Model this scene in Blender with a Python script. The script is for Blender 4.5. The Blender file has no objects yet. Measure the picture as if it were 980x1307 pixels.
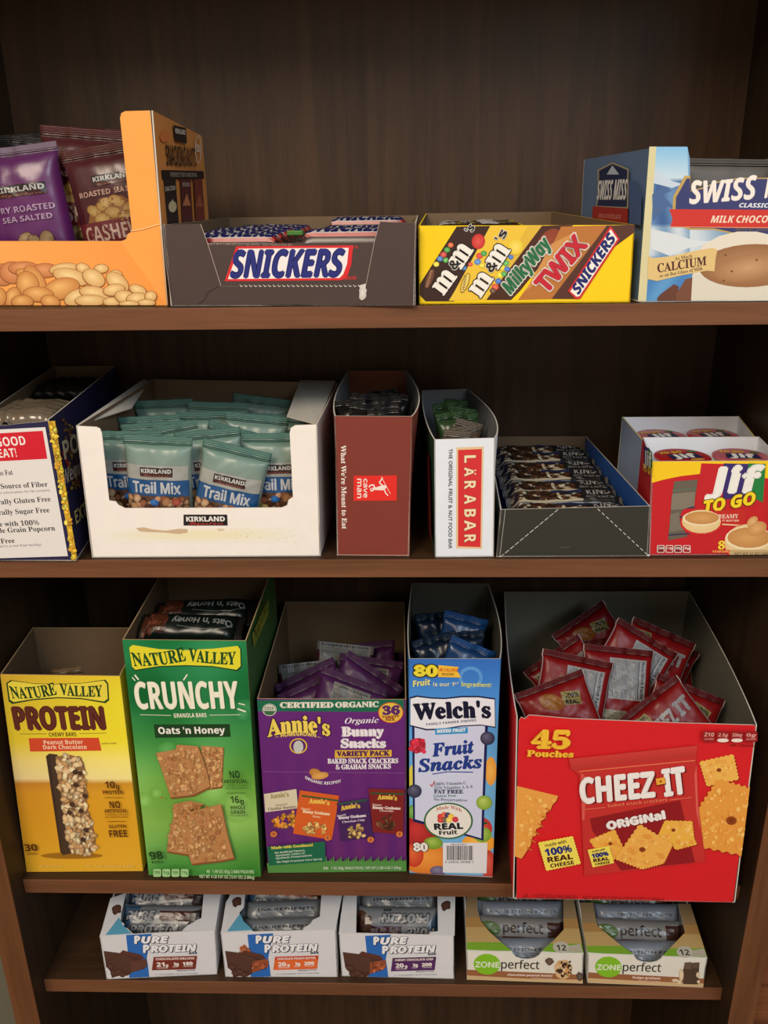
import bpy, bmesh, math, random, os
import numpy as np
from mathutils import Vector, Matrix, Euler

SC = bpy.context.scene
COL = SC.collection
ZC = 1.45                                   # height of the camera above the floor
R = math.radians

# ------------------------------------------------------------------ camera
CF, CP, CYAW, CROLL = 1052.24, 0.3549, 0.0291, -0.0133
FW = np.array([-math.sin(CYAW) * math.cos(CP), math.cos(CYAW) * math.cos(CP), -math.sin(CP)])
_rt = np.array([math.cos(CYAW), math.sin(CYAW), 0.0])
_up = np.cross(_rt, FW)
RT = math.cos(CROLL) * _rt + math.sin(CROLL) * _up
UP = -math.sin(CROLL) * _rt + math.cos(CROLL) * _up
EYE = np.array([0.0, -0.73, ZC])
cd = bpy.data.cameras.new('camera')
cd.sensor_fit = 'VERTICAL'
cd.sensor_height = 24.0
cd.lens = 24.0 * CF / 1307.0
cd.clip_start = 0.02
cam = bpy.data.objects.new('camera', cd)
COL.objects.link(cam)
M = Matrix.Identity(4)
for i in range(3):
    M[i][0], M[i][1], M[i][2], M[i][3] = RT[i], UP[i], -FW[i], EYE[i]
cam.matrix_world = M
SC.camera = cam

# ------------------------------------------------------------------ world, lights, exposure
SC.view_settings.view_transform = 'Standard'
SC.view_settings.look = 'None'
SC.view_settings.gamma = 1.0
SC.view_settings.exposure = -0.3
W = bpy.data.worlds.new('room_light')
SC.world = W
W.use_nodes = True
W.node_tree.nodes['Background'].inputs[0].default_value = (1.0, 0.85, 0.7, 1)
W.node_tree.nodes['Background'].inputs[1].default_value = 0.68


def area_light(name, loc, target, sx, sy, power, col):
    l = bpy.data.lights.new(name, 'AREA')
    l.shape = 'RECTANGLE'
    l.size, l.size_y = sx, sy
    l.energy = power
    l.color = col
    o = bpy.data.objects.new(name, l)
    COL.objects.link(o)
    o.location = loc
    o.rotation_euler = (Vector(target) - Vector(loc)).to_track_quat('-Z', 'Y').to_euler()
    return o


area_light('room_lamp', (-0.9, -2.0, 3.0), (0, 0, 1.1), 0.9, 0.8, 60, (1.0, 0.84, 0.66))
area_light('window_daylight', (1.2, -2.3, 2.75), (0.05, 0, 1.1), 1.1, 1.0, 41, (0.72, 0.86, 1.0))

# ------------------------------------------------------------------ helpers: materials


def lin(c):
    out = []
    for v in c[:3]:
        v = v / 255.0
        out.append(v / 12.92 if v <= 0.04045 else ((v + 0.055) / 1.055) ** 2.4)
    return tuple(out)


MATS = {}


def mat(key, col=(200, 200, 200), rough=0.6, spec=0.3, bump=0.0, scale=60, vary=0.06, metal=0.0, attr=False, coat=0.0, trans=0.0):
    if key in MATS:
        return MATS[key]
    m = bpy.data.materials.new(key)
    m.use_nodes = True
    nt = m.node_tree
    b = nt.nodes['Principled BSDF']
    b.inputs['Roughness'].default_value = rough
    b.inputs['Specular IOR Level'].default_value = spec
    b.inputs['Metallic'].default_value = metal
    b.inputs['Coat Weight'].default_value = coat
    b.inputs['Coat Roughness'].default_value = 0.25
    b.inputs['Transmission Weight'].default_value = trans
    tc = nt.nodes.new('ShaderNodeTexCoord')
    nz = nt.nodes.new('ShaderNodeTexNoise')
    nz.inputs['Scale'].default_value = scale
    nz.inputs['Detail'].default_value = 4
    nt.links.new(tc.outputs['Object'], nz.inputs['Vector'])
    mr = nt.nodes.new('ShaderNodeMapRange')
    mr.inputs[3].default_value = 1 - vary
    mr.inputs[4].default_value = 1 + vary
    nt.links.new(nz.outputs['Fac'], mr.inputs[0])
    mul = nt.nodes.new('ShaderNodeVectorMath')
    mul.operation = 'SCALE'
    nt.links.new(mr.outputs[0], mul.inputs['Scale'])
    if attr:
        at = nt.nodes.new('ShaderNodeVertexColor')
        at.layer_name = 'Col'
        nt.links.new(at.outputs['Color'], mul.inputs[0])
    else:
        mul.inputs[0].default_value = lin(col)
    nt.links.new(mul.outputs[0], b.inputs['Base Color'])
    if bump > 0:
        bp = nt.nodes.new('ShaderNodeBump')
        bp.inputs['Strength'].default_value = bump
        bp.inputs['Distance'].default_value = 0.001
        nt.links.new(nz.outputs['Fac'], bp.inputs['Height'])
        nt.links.new(bp.outputs[0], b.inputs['Normal'])
    MATS[key] = m
    return m


def wood(key, base, dark, axis, rough=0.5, coarse=1.0):
    m = bpy.data.materials.new(key)
    m.use_nodes = True
    nt = m.node_tree
    b = nt.nodes['Principled BSDF']
    b.inputs['Roughness'].default_value = rough
    b.inputs['Specular IOR Level'].default_value = 0.25
    tc = nt.nodes.new('ShaderNodeTexCoord')
    mp = nt.nodes.new('ShaderNodeMapping')
    sc = [60 * coarse] * 3
    sc[axis] = 3.0 * coarse
    mp.inputs['Scale'].default_value = sc
    nz = nt.nodes.new('ShaderNodeTexNoise')
    nz.inputs['Scale'].default_value = 1.0
    nz.inputs['Detail'].default_value = 6
    nz.inputs['Distortion'].default_value = 0.5
    n2 = nt.nodes.new('ShaderNodeTexNoise')
    mp2 = nt.nodes.new('ShaderNodeMapping')
    sc2 = [400.0] * 3
    sc2[axis] = 25.0
    mp2.inputs['Scale'].default_value = sc2
    n2.inputs['Scale'].default_value = 1.0
    nt.links.new(tc.outputs['Object'], mp.inputs[0])
    nt.links.new(tc.outputs['Object'], mp2.inputs[0])
    nt.links.new(mp.outputs[0], nz.inputs['Vector'])
    nt.links.new(mp2.outputs[0], n2.inputs['Vector'])
    ad = nt.nodes.new('ShaderNodeMath')
    ad.operation = 'MULTIPLY_ADD'
    ad.inputs[1].default_value = 0.35
    nt.links.new(n2.outputs['Fac'], ad.inputs[0])
    nt.links.new(nz.outputs['Fac'], ad.inputs[2])
    cr = nt.nodes.new('ShaderNodeValToRGB')
    cr.color_ramp.elements[0].position = 0.45
    cr.color_ramp.elements[1].position = 0.88
    cr.color_ramp.elements[0].color = (*lin(dark), 1)
    cr.color_ramp.elements[1].color = (*lin(base), 1)
    nt.links.new(ad.outputs[0], cr.inputs[0])
    nt.links.new(cr.outputs[0], b.inputs['Base Color'])
    bp = nt.nodes.new('ShaderNodeBump')
    bp.inputs['Strength'].default_value = 0.15
    bp.inputs['Distance'].default_value = 0.0006
    nt.links.new(ad.outputs[0], bp.inputs['Height'])
    nt.links.new(bp.outputs[0], b.inputs['Normal'])
    return m


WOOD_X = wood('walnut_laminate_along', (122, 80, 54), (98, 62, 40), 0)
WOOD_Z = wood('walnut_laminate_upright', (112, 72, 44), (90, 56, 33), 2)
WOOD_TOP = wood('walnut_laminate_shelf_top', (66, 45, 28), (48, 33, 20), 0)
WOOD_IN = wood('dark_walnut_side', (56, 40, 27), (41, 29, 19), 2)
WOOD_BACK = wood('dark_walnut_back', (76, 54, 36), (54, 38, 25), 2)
PRINT = mat('printed_ink', rough=0.42, spec=0.35, attr=True, vary=0.03, scale=300)
FOIL_PRINT = mat('printed_film', rough=0.3, spec=0.5, attr=True, vary=0.04, scale=120)

# ------------------------------------------------------------------ helpers: objects


def link(name, me, parent=None, loc=(0, 0, 0)):
    o = bpy.data.objects.new(name, me)
    COL.objects.link(o)
    o.location = loc
    if parent is not None:
        o.parent = parent
    return o


def empty(name, label, cat, loc, rot=(0, 0, 0), group=None):
    o = bpy.data.objects.new(name, None)
    o.empty_display_size = 0.02
    COL.objects.link(o)
    o.location = loc
    o.rotation_euler = rot
    o['label'] = label
    o['category'] = cat
    if group:
        o['group'] = group
    return o


def mesh(name, verts, faces, mats, fm=None, smooth=False, cols=None):
    me = bpy.data.meshes.new(name)
    me.from_pydata([tuple(map(float, v)) for v in verts], [], [tuple(int(i) for i in f) for f in faces])
    for m in mats:
        me.materials.append(m)
    if fm is not None:
        me.polygons.foreach_set('material_index', np.array(fm, dtype=np.int32))
    if cols is not None:
        ca = me.color_attributes.new('Col', 'FLOAT_COLOR', 'POINT')
        c = np.ones((len(verts), 4), dtype=np.float32)
        c[:, :3] = cols
        ca.data.foreach_set('color', c.ravel())
    if smooth:
        me.polygons.foreach_set('use_smooth', np.ones(len(me.polygons), dtype=bool))
    me.update()
    return me


def box_mesh(name, x0, x1, y0, y1, z0, z1, m, bevel=0.0):
    bm = bmesh.new()
    bmesh.ops.create_cube(bm, size=1.0)
    for v in bm.verts:
        v.co = ((x0 + x1) / 2 + v.co.x * (x1 - x0), (y0 + y1) / 2 + v.co.y * (y1 - y0), (z0 + z1) / 2 + v.co.z * (z1 - z0))
    if bevel:
        bmesh.ops.bevel(bm, geom=bm.edges[:], offset=bevel, segments=2, affect='EDGES', profile=0.5)
    me = bpy.data.meshes.new(name)
    bm.to_mesh(me)
    bm.free()
    me.materials.append(m)
    return me


# a view ray through a photograph pixel, used to read real positions off the photograph
def ray(x, y):
    return FW + (x - 490) / CF * RT - (y - 653.5) / CF * UP


def at_z(x, y, z):
    v = ray(x, y)
    return EYE + v * ((z - EYE[2]) / v[2])


def at_y(x, y, Y):
    v = ray(x, y)
    return EYE + v * ((Y - EYE[1]) / v[1])


def nrm(v):
    v = np.array(v, float)
    return v / np.linalg.norm(v)


class Plane:
    """a flat panel in the room: origin, two unit axes, outward normal"""

    def __init__(s, O, U, V):
        s.O, s.U = np.array(O, float), nrm(U)
        V = np.array(V, float)
        s.V = nrm(V - (V @ s.U) * s.U)
        s.N = np.cross(s.U, s.V)

    def uv(s, x, y):
        v = ray(x, y)
        t = ((s.O - EYE) @ s.N) / (v @ s.N)
        p = EYE + v * t - s.O
        return np.array([p @ s.U, p @ s.V])

    def w(s, u, v, l=0.0):
        u, v, l = np.asarray(u, float), np.asarray(v, float), np.asarray(l, float)
        return s.O + u[..., None] * s.U + v[..., None] * s.V + l[..., None] * s.N


# ------------------------------------------------------------------ helpers: lettering
FDIR = bpy.utils.system_resource('DATAFILES', path='fonts')
MATHF = bpy.data.fonts.load(os.path.join(FDIR, 'NotoSansMath-Regular.woff2'))
ALPH = {'B': (0x1D5D4, 0x1D5EE, 0x1D7EC), 'I': (0x1D63C, 0x1D656, 0x1D7EC), 'S': (0x1D400, 0x1D41A, 0x1D7CE),
        'J': (0x1D468, 0x1D482, 0x1D7CE), 'C': (0x1D4D0, 0x1D4EA, 0x1D7CE), 'R': None, 'F': None}
TCACHE, HCACHE = {}, {}


def glyphs(s, font):
    k = (s, font)
    if k in TCACHE:
        return TCACHE[k]
    a = ALPH[font]
    if a:
        t = ''
        for c in s:
            if 'A' <= c <= 'Z':
                t += chr(a[0] + ord(c) - 65)
            elif 'a' <= c <= 'z':
                t += chr(a[1] + ord(c) - 97)
            elif '0' <= c <= '9' and a[2]:
                t += chr(a[2] + ord(c) - 48)
            else:
                t += c
    else:
        t = s
    cu = bpy.data.curves.new('lettering', 'FONT')
    cu.body = t
    cu.resolution_u = 3
    cu.fill_mode = 'FRONT'
    if font != 'F':
        cu.font = MATHF
    o = bpy.data.objects.new('lettering', cu)
    me = bpy.data.meshes.new_from_object(o)
    v = np.array([tuple(x.co)[:2] for x in me.vertices]) if len(me.vertices) else np.zeros((0, 2))
    f = [tuple(p.vertices) for p in me.polygons]
    bpy.data.objects.remove(o)
    bpy.data.curves.remove(cu)
    bpy.data.meshes.remove(me)
    TCACHE[k] = (v, f)
    return v, f


def cap(font):
    if font not in HCACHE:
        v, f = glyphs('H', font)
        HCACHE[font] = v[:, 1].max()
    return HCACHE[font]


def inpoly(x, y, P):
    c = False
    n = len(P)
    for i in range(n):
        x1, y1 = P[i]
        x2, y2 = P[(i + 1) % n]
        if (y1 > y) != (y2 > y) and x < (x2 - x1) * (y - y1) / (y2 - y1) + x1:
            c = not c
    return c


class Art:
    """flat print on a panel or wrapper, gathered in named groups, one mesh each"""

    def __init__(s, tf, mapper, crop=(0, 0, 1), lift=0.00015, step=0.000012, cut=None, clip=None, seed=1, m=None):
        s.tf, s.mapper, s.lift, s.step, s.cut, s.clip = tf, mapper, lift, step, cut, clip
        s.c = crop
        s.g = {}
        s.cur = 'printed_artwork'
        s.rnd = random.Random(seed)
        s.m = m or PRINT

    def group(s, n):
        s.cur = n
        s.k = 0

    def sub(s):
        s.k += 1
        s.cur = s.cur.split('#')[0] + '#%d' % s.k

    def P(s, x, y):
        return np.array(s.tf(s.c[0] + x / s.c[2], s.c[1] + y / s.c[2]))

    def add(s, uv, faces, cols, clip=False):
        uv = np.asarray(uv, float)
        if len(uv) == 0:
            return
        if clip and s.clip is not None and not all(inpoly(a[0], a[1], s.clip) for a in uv):
            bm = bmesh.new()
            cl = bm.verts.layers.float_color.new('c')
            vs = [bm.verts.new((a[0], a[1], 0)) for a in uv]
            cc = np.asarray(cols, float)
            for i, v in enumerate(vs):
                c = cc if cc.ndim == 1 else cc[i]
                v[cl] = (c[0], c[1], c[2], 1)
            for f in faces:
                try:
                    bm.faces.new([vs[i] for i in f])
                except ValueError:
                    pass
            n = len(s.clip)
            ar = sum(s.clip[i][0] * s.clip[(i + 1) % n][1] - s.clip[(i + 1) % n][0] * s.clip[i][1] for i in range(n))
            for i in range(n):
                a, b = s.clip[i], s.clip[(i + 1) % n]
                no = Vector((b[1] - a[1], -(b[0] - a[0]), 0)) * (1 if ar > 0 else -1)
                bmesh.ops.bisect_plane(bm, geom=bm.verts[:] + bm.edges[:] + bm.faces[:], plane_co=(a[0], a[1], 0), plane_no=no, clear_outer=True)
            bm.verts.index_update()
            uv = np.array([(v.co.x, v.co.y) for v in bm.verts])
            faces = [tuple(v.index for v in f.verts) for f in bm.faces]
            cols = np.array([tuple(v[cl])[:3] for v in bm.verts])
            bm.free()
            if len(uv) == 0:
                return
        s.lift += s.step
        s.g.setdefault(s.cur, []).append((uv, faces, np.asarray(cols, float), s.lift))

    def poly(s, pts, col, clip=False):
        uv = [s.P(*p) for p in pts]
        n = len(uv)
        if n <= 4:
            s.add(uv, [tuple(range(n))], lin(col), clip)
        else:
            from mathutils.geometry import tessellate_polygon
            f = tessellate_polygon([[Vector((a[0], a[1], 0)) for a in uv]])
            s.add(uv, f, lin(col), clip)

    def rect(s, x0, y0, x1, y1, col, clip=False):
        s.poly([(x0, y0), (x1, y0), (x1, y1), (x0, y1)], col, clip)

    def rrect(s, x0, y0, x1, y1, r, col):
        pts = []
        for cx, cy, a0 in ((x1 - r, y0 + r, -90), (x1 - r, y1 - r, 0), (x0 + r, y1 - r, 90), (x0 + r, y0 + r, 180)):
            for k in range(5):
                a = R(a0 + k * 22.5)
                pts.append((cx + r * math.cos(a), cy + r * math.sin(a)))
        s.poly(pts, col)

    def ell(s, cx, cy, rx, ry, col, rot=0, c2=None, n=18, clip=False, jag=0, off=(0, 0)):
        pts = [(cx + off[0], cy + off[1])]
        a0 = R(rot)
        for k in range(n):
            a = 2 * math.pi * k / n
            q = 1 + (s.rnd.uniform(-jag, jag) if jag else 0)
            x, y = rx * q * math.cos(a), ry * q * math.sin(a)
            pts.append((cx + x * math.cos(a0) - y * math.sin(a0), cy + x * math.sin(a0) + y * math.cos(a0)))
        uv = [s.P(*p) for p in pts]
        f = [(0, 1 + k, 1 + (k + 1) % n) for k in range(n)]
        c = np.array([lin(c2 if c2 is not None else col)] + [lin(col)] * n)
        s.add(uv, f, c, clip)

    def line(s, pts, w, col, clip=False):
        for a, b in zip(pts[:-1], pts[1:]):
            dx, dy = b[0] - a[0], b[1] - a[1]
            L = math.hypot(dx, dy) or 1
            nx, ny = -dy / L * w / 2, dx / L * w / 2
            s.poly([(a[0] + nx, a[1] + ny), (b[0] + nx, b[1] + ny), (b[0] - nx, b[1] - ny), (a[0] - nx, a[1] - ny)], col, clip)

    def ring(s, cx, cy, rx, ry, w, col, rot=0, n=28, a0=0, a1=360):
        pts, f = [], []
        for k in range(n + 1):
            a = R(a0 + (a1 - a0) * k / n)
            for q in (0, 1):
                x, y = (rx - q * w) * math.cos(a), (ry - q * w) * math.sin(a)
                pts.append((cx + x * math.cos(R(rot)) - y * math.sin(R(rot)), cy + x * math.sin(R(rot)) + y * math.cos(R(rot))))
        for k in range(n):
            f.append((2 * k, 2 * k + 2, 2 * k + 3, 2 * k + 1))
        s.add([s.P(*p) for p in pts], f, lin(col))

    def field(s, q, fn, nx=12, ny=12, clip=False):
        """a printed colour field over a four-cornered area; fn(s, t) gives the ink colour"""
        q = [np.array(p, float) for p in q]
        uv, f, c = [], [], []
        for j in range(ny + 1):
            for i in range(nx + 1):
                a, b = i / nx, j / ny
                p = (q[0] * (1 - a) + q[1] * a) * (1 - b) + (q[3] * (1 - a) + q[2] * a) * b
                uv.append(s.P(*p))
                c.append(lin(fn(a, b)))
        for j in range(ny):
            for i in range(nx):
                k = j * (nx + 1) + i
                f.append((k, k + 1, k + nx + 2, k + nx + 1))
        s.add(uv, f, np.array(c), clip)

    def text(s, t, x0, y0, x1, y1, h, col, font='B', shear=0.0, arc=0.0, out=None, bold=0.0, shadow=None, clip=False, grow=0.0):
        v, f = glyphs(t, font)
        if len(v) == 0:
            return
        if s.cut:
            s.lift += 0.00013
        p0, p1 = s.P(x0, y0), s.P(x1, y1)
        d = p1 - p0
        L = np.linalg.norm(d)
        d = d / L
        pr = np.array([-d[1], d[0]])
        dl = math.hypot(x1 - x0, y1 - y0)
        upx, upy = (y1 - y0) / dl, -(x1 - x0) / dl
        xm, ym = (x0 + x1) / 2, (y0 + y1) / 2
        um = s.P(xm + upx * h, ym + upy * h) - s.P(xm, ym)
        mir = 1.0
        hm = um @ pr
        if hm < 0:
            mir = -1.0
        kx = L / (v[:, 0].max() - v[:, 0].min())
        ky = hm / cap(font)
        X = (v[:, 0] - v[:, 0].min()) * kx
        Y = v[:, 1] * ky
        tt = X / L
        pxm = abs(hm) / h
        if grow:
            Y = Y * (1 + grow * (4 * (tt - 0.5) ** 2))
        X = X + Y * shear * mir
        Y = Y + arc * pxm * 4 * tt * (1 - tt) * mir
        uv = p0 + X[:, None] * d + Y[:, None] * pr

        def ringcopy(r, n, c, ox=0, oy=0):
            base = uv + d * ox * pxm - pr * oy * pxm * mir
            al, fl = [], []
            for k in range(n):
                a = 2 * math.pi * k / n
                o = len(v) * k
                al.append(base + r * pxm * (math.cos(a) * d + math.sin(a) * pr))
                fl += [tuple(i + o for i in q) for q in f]
            s.add(np.concatenate(al), fl, lin(c), clip)
        if shadow:
            ringcopy((out[1] if out else 0) + bold * 0.7 + 1e-6, 6 if out else 1, shadow[0], shadow[1], shadow[2])
        if out:
            ringcopy(out[1] + bold, 8, out[0])
        if bold:
            ringcopy(bold, 4, col)
        s.add(uv, f, lin(col), clip)

    def crumble(s, P, n, cols, rmin, rmax, clip=False, asp=0.7, hl=0.25, dk=0.55):
        xs, ys = [p[0] for p in P], [p[1] for p in P]
        k = 0
        while k < n:
            x, y = s.rnd.uniform(min(xs), max(xs)), s.rnd.uniform(min(ys), max(ys))
            if not inpoly(x, y, P):
                k += 0.05
                continue
            r = s.rnd.uniform(rmin, rmax)
            c = s.rnd.choice(cols)
            c2 = tuple(min(255, v * (1 + hl)) for v in c)
            s.ell(x, y, r, r * asp, tuple(v * dk for v in c) if s.rnd.random() < 0.5 else c, s.rnd.uniform(0, 180), c2, 8, clip)
            k += 1

    def flush(s, parent, suffix_label=None):
        out = []
        for name, lst in s.g.items():
            V, F, C, n = [], [], [], 0
            for uv, faces, cols, lf in lst:
                if s.cut:
                    bm = bmesh.new()
                    cl = bm.verts.layers.float_color.new('c')
                    vs = []
                    for i, a in enumerate(uv):
                        v = bm.verts.new((a[0], a[1], 0))
                        c = cols if cols.ndim == 1 else cols[i]
                        v[cl] = (c[0], c[1], c[2], 1)
                        vs.append(v)
                    for f in faces:
                        try:
                            bm.faces.new([vs[i] for i in f])
                        except ValueError:
                            pass
                    for ax in (0, 1):
                        lo, hi = uv[:, ax].min(), uv[:, ax].max()
                        for cv in s.cut[ax]:
                            if not lo < cv < hi:
                                continue
                            co, no = [0, 0, 0], [0, 0, 0]
                            co[ax] = cv
                            no[ax] = 1
                            bmesh.ops.bisect_plane(bm, geom=bm.verts[:] + bm.edges[:] + bm.faces[:], plane_co=co, plane_no=no)
                    bm.verts.index_update()
                    uv = np.array([(v.co.x, v.co.y) for v in bm.verts])
                    faces = [tuple(v.index for v in f.verts) for f in bm.faces]
                    cols = np.array([tuple(v[cl])[:3] for v in bm.verts])
                    bm.free()
                p = s.mapper(uv[:, 0], uv[:, 1], np.full(len(uv), lf))
                V.append(p)
                F += [tuple(i + n for i in f) for f in faces]
                C.append(np.tile(cols, (len(uv), 1)) if cols.ndim == 1 else cols)
                n += len(uv)
            V, C = np.concatenate(V), np.concatenate(C)
            name = name.split('#')[0]
            me = mesh(name, V, F, [s.m], cols=C)
            out.append(link(name, me, parent))
        return out


# ------------------------------------------------------------------ helpers: cardboard boxes
def slab(name, pts, inward, t, mo, mi, me_=None, parent=None, base=(0, 0, 0)):
    """a sheet of card: outline in the room, thickened along 'inward'"""
    from mathutils.geometry import tessellate_polygon
    base = np.array(base, float)
    P = [np.array(p, float) - base for p in pts]
    inw = nrm(inward) * t
    n = len(P)
    V = P + [p + inw for p in P]
    tri = tessellate_polygon([[Vector(p) for p in P]])
    F, fm = [], []
    for a, b, c in tri:
        nn = np.cross(P[b] - P[a], P[c] - P[a])
        if nn @ inw > 0:
            a, b, c = a, c, b
        F.append((a, b, c))
        fm.append(0)
        F.append((a + n, c + n, b + n))
        fm.append(1)
    for i in range(n):
        j = (i + 1) % n
        F.append((i, j, j + n, i + n))
        fm.append(2)
    me = mesh(name, V, F, [mo, mi, me_ or mi], fm)
    bm = bmesh.new()
    bm.from_mesh(me)
    bmesh.ops.recalc_face_normals(bm, faces=bm.faces[:])
    bm.to_mesh(me)
    bm.free()
    return link(name, me, parent)


def bulged(name, fb, bb, bt, ft, inward, t, bulge, mo, mi, me_, parent, base, prof=None):
    """side of a box: front-bottom, back-bottom, back-top, front-top, bowed outward near its top edge"""
    nu, nv = 14, 4
    base = np.array(base, float)
    fb, bb, bt, ft = [np.array(p, float) - base for p in (fb, bb, bt, ft)]
    inw = nrm(inward)
    V = []
    for lay in (0, 1):
        for j in range(nv + 1):
            for i in range(nu + 1):
                a, b = i / nu, j / nv
                bo, to = fb * (1 - a) + bb * a, ft * (1 - a) + bt * a
                if prof:
                    to = to + np.array([0, 0, np.interp(a, [q[0] for q in prof], [q[1] for q in prof])])
                p = bo * (1 - b) + to * b - inw * bulge * math.sin(math.pi * a ** 0.8) * b ** 1.5 + inw * t * lay
                V.append(p)
    F, fm = [], []
    n1 = (nu + 1) * (nv + 1)
    for j in range(nv):
        for i in range(nu):
            k = j * (nu + 1) + i
            F.append((k, k + 1, k + nu + 2, k + nu + 1))
            fm.append(0)
            F.append((n1 + k, n1 + k + nu + 1, n1 + k + nu + 2, n1 + k + 1))
            fm.append(1)
    edge = [i for i in range(nu + 1)] + [(j * (nu + 1) + nu) for j in range(1, nv + 1)] + [nv * (nu + 1) + i for i in range(nu - 1, -1, -1)] + [j * (nu + 1) for j in range(nv - 1, 0, -1)]
    for a, b in zip(edge, edge[1:] + edge[:1]):
        F.append((a, b, b + n1, a + n1))
        fm.append(2)
    me = mesh(name, V, F, [mo, mi, me_], fm)
    bm = bmesh.new()
    bm.from_mesh(me)
    bmesh.ops.recalc_face_normals(bm, faces=bm.faces[:])
    bm.to_mesh(me)
    bm.free()
    return link(name, me, parent)


class Box:
    pass


def carton(name, label, sz, TL, TR, BR, BL, back, ztb, outer, inner, edge=None, outline=None, crop=(0, 0, 1), bulge=(0, 0), t=0.0012,
           sideL=None, sideR=None, profL=None, profR=None, inL=None, inR=None, group=None, backm=None, ext=0.0, seed=1, lid=False):
    """an open carton standing on a shelf of height sz; its front corners are read off the photograph"""
    b = Box()
    z = sz + 0.0004
    A, B = at_z(*BL, z), at_z(*BR, z)
    b.f = Plane(A, B - A, (0, 0, 1))
    u0, u1 = b.f.uv(*BL), b.f.uv(*BR)
    tl, tr = b.f.uv(*TL), b.f.uv(*TR)
    b.q = [(u0[0], 0), (u1[0], 0), tuple(tr), tuple(tl)]
    base = (A + B) / 2
    b.base = base
    b.root = empty(name, label, 'box', tuple(base), group=group)
    edge = edge or inner
    if outline:
        pts = []
        for p in outline:
            u = b.f.uv(crop[0] + p[0] / crop[2], crop[1] + p[1] / crop[2])
            pts.append((u[0], max(u[1], 0)))
    else:
        pts = b.q
    b.pts = pts
    P3 = [b.f.w(*p) for p in pts]
    b.front = slab('front_panel', P3, -b.f.N, t, outer, inner, edge, b.root, base)
    bl, br = np.array([*back[0], z]), np.array([*back[1], z])
    ftl, ftr = b.f.w(*tl), b.f.w(*tr)
    if outline:
        # keep the side edges on the outline's own corners
        pass
    zt = ztb if isinstance(ztb, tuple) else (ztb, ztb)
    btl = np.array([*(back[2] if len(back) > 2 else back[0]), zt[0]])
    btr = np.array([*(back[3] if len(back) > 3 else back[1]), zt[1]])
    Nn = b.f.N
    side_in = b.f.U
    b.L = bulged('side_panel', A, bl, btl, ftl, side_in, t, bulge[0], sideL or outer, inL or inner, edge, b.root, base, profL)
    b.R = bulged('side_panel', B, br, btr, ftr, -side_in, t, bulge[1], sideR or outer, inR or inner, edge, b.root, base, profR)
    b.back = slab('back_panel', [bl, br, btr, btl], Nn, t, outer, backm or inner, edge, b.root, base)
    b.bottom = slab('base_panel', [A, B, br, bl], (0, 0, 1), t, outer, inner, edge, b.root, base)
    b.A, b.B, b.bl, b.br, b.btl, b.btr, b.ftl, b.ftr = A, B, bl, br, btl, btr, ftl, ftr
    b.art = Art(b.f.uv, lambda u, v, l: b.f.w(u, np.maximum(v, 0.0004), l) - base, crop, clip=b.q, seed=seed)
    return b


def plane_art(b, pl, crop, clip=None, seed=2, **k):
    return Art(pl.uv, lambda u, v, l: pl.w(u, v, l) - b.base, crop, clip=clip, seed=seed, **k)


def side_plane(b, which):
    if which == 'R':
        return Plane(b.B, b.br - b.B, b.ftr - b.B)
    return Plane(b.A, b.A - b.bl, b.ftl - b.A)



# ------------------------------------------------------------------ the setting
Z1, Z2, Z3, Z4 = ZC - 0.0806, ZC - 0.3191, ZC - 0.7183, ZC - 0.8731
TH, XL, XR, YB, DL, TP = 0.0187, -0.4414, 0.3729, 0.2825, 0.0252, 0.0292


def structure(name, me):
    o = link(name, me)
    o['kind'] = 'structure'
    return o


structure('floor', box_mesh('floor', -2.5, 2.5, -3.0, 0.4, -0.05, 0.0, wood('oak_floor', (120, 84, 58), (84, 56, 38), 0)))
structure('wall_back', box_mesh('wall_back', -2.5, 2.5, 0.32, 0.4, 0.0, 2.9, mat('wall_paint', (120, 116, 100), rough=0.9, spec=0.1)))

# ------------------------------------------------------------------ bookcase
case = empty('bookcase', 'dark walnut laminate bookcase holding every snack box', 'bookcase', (0, 0, 0))
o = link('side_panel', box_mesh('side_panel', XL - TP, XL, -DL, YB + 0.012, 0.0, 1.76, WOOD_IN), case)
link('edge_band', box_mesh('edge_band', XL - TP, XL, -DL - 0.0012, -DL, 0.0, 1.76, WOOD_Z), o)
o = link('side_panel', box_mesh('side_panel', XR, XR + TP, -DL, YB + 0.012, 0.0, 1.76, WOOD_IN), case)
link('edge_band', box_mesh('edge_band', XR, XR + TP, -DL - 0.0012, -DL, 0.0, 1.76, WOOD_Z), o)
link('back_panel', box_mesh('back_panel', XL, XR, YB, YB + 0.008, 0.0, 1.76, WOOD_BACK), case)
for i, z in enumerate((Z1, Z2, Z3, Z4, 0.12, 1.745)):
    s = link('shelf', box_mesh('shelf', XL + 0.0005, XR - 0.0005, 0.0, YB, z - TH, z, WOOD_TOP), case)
    link('edge_band', box_mesh('edge_band', XL + 0.0005, XR - 0.0005, -0.0015, 0.0, z - TH, z, WOOD_X, 0.0004), s)
for z in (Z3, Z4):
    for x in (XL, XR - 0.005):
        link('shelf_pin', box_mesh('shelf_pin', x, x + 0.005, 0.012, 0.018, z - TH - 0.005, z - TH, mat('pin_metal', (200, 195, 185), rough=0.3, metal=0.8)), case)
ncab = empty('side_cabinet', 'reddish wooden cabinet edge standing right beside the bookcase', 'cabinet', (0.62, 0.13, 0))
link('cabinet_body', box_mesh('cabinet_body', -0.215, 0.215, -0.13, 0.16, 0.0, 1.1, wood('cherry_wood', (135, 82, 52), (84, 48, 30), 0, coarse=1.2), 0.002), ncab)

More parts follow.
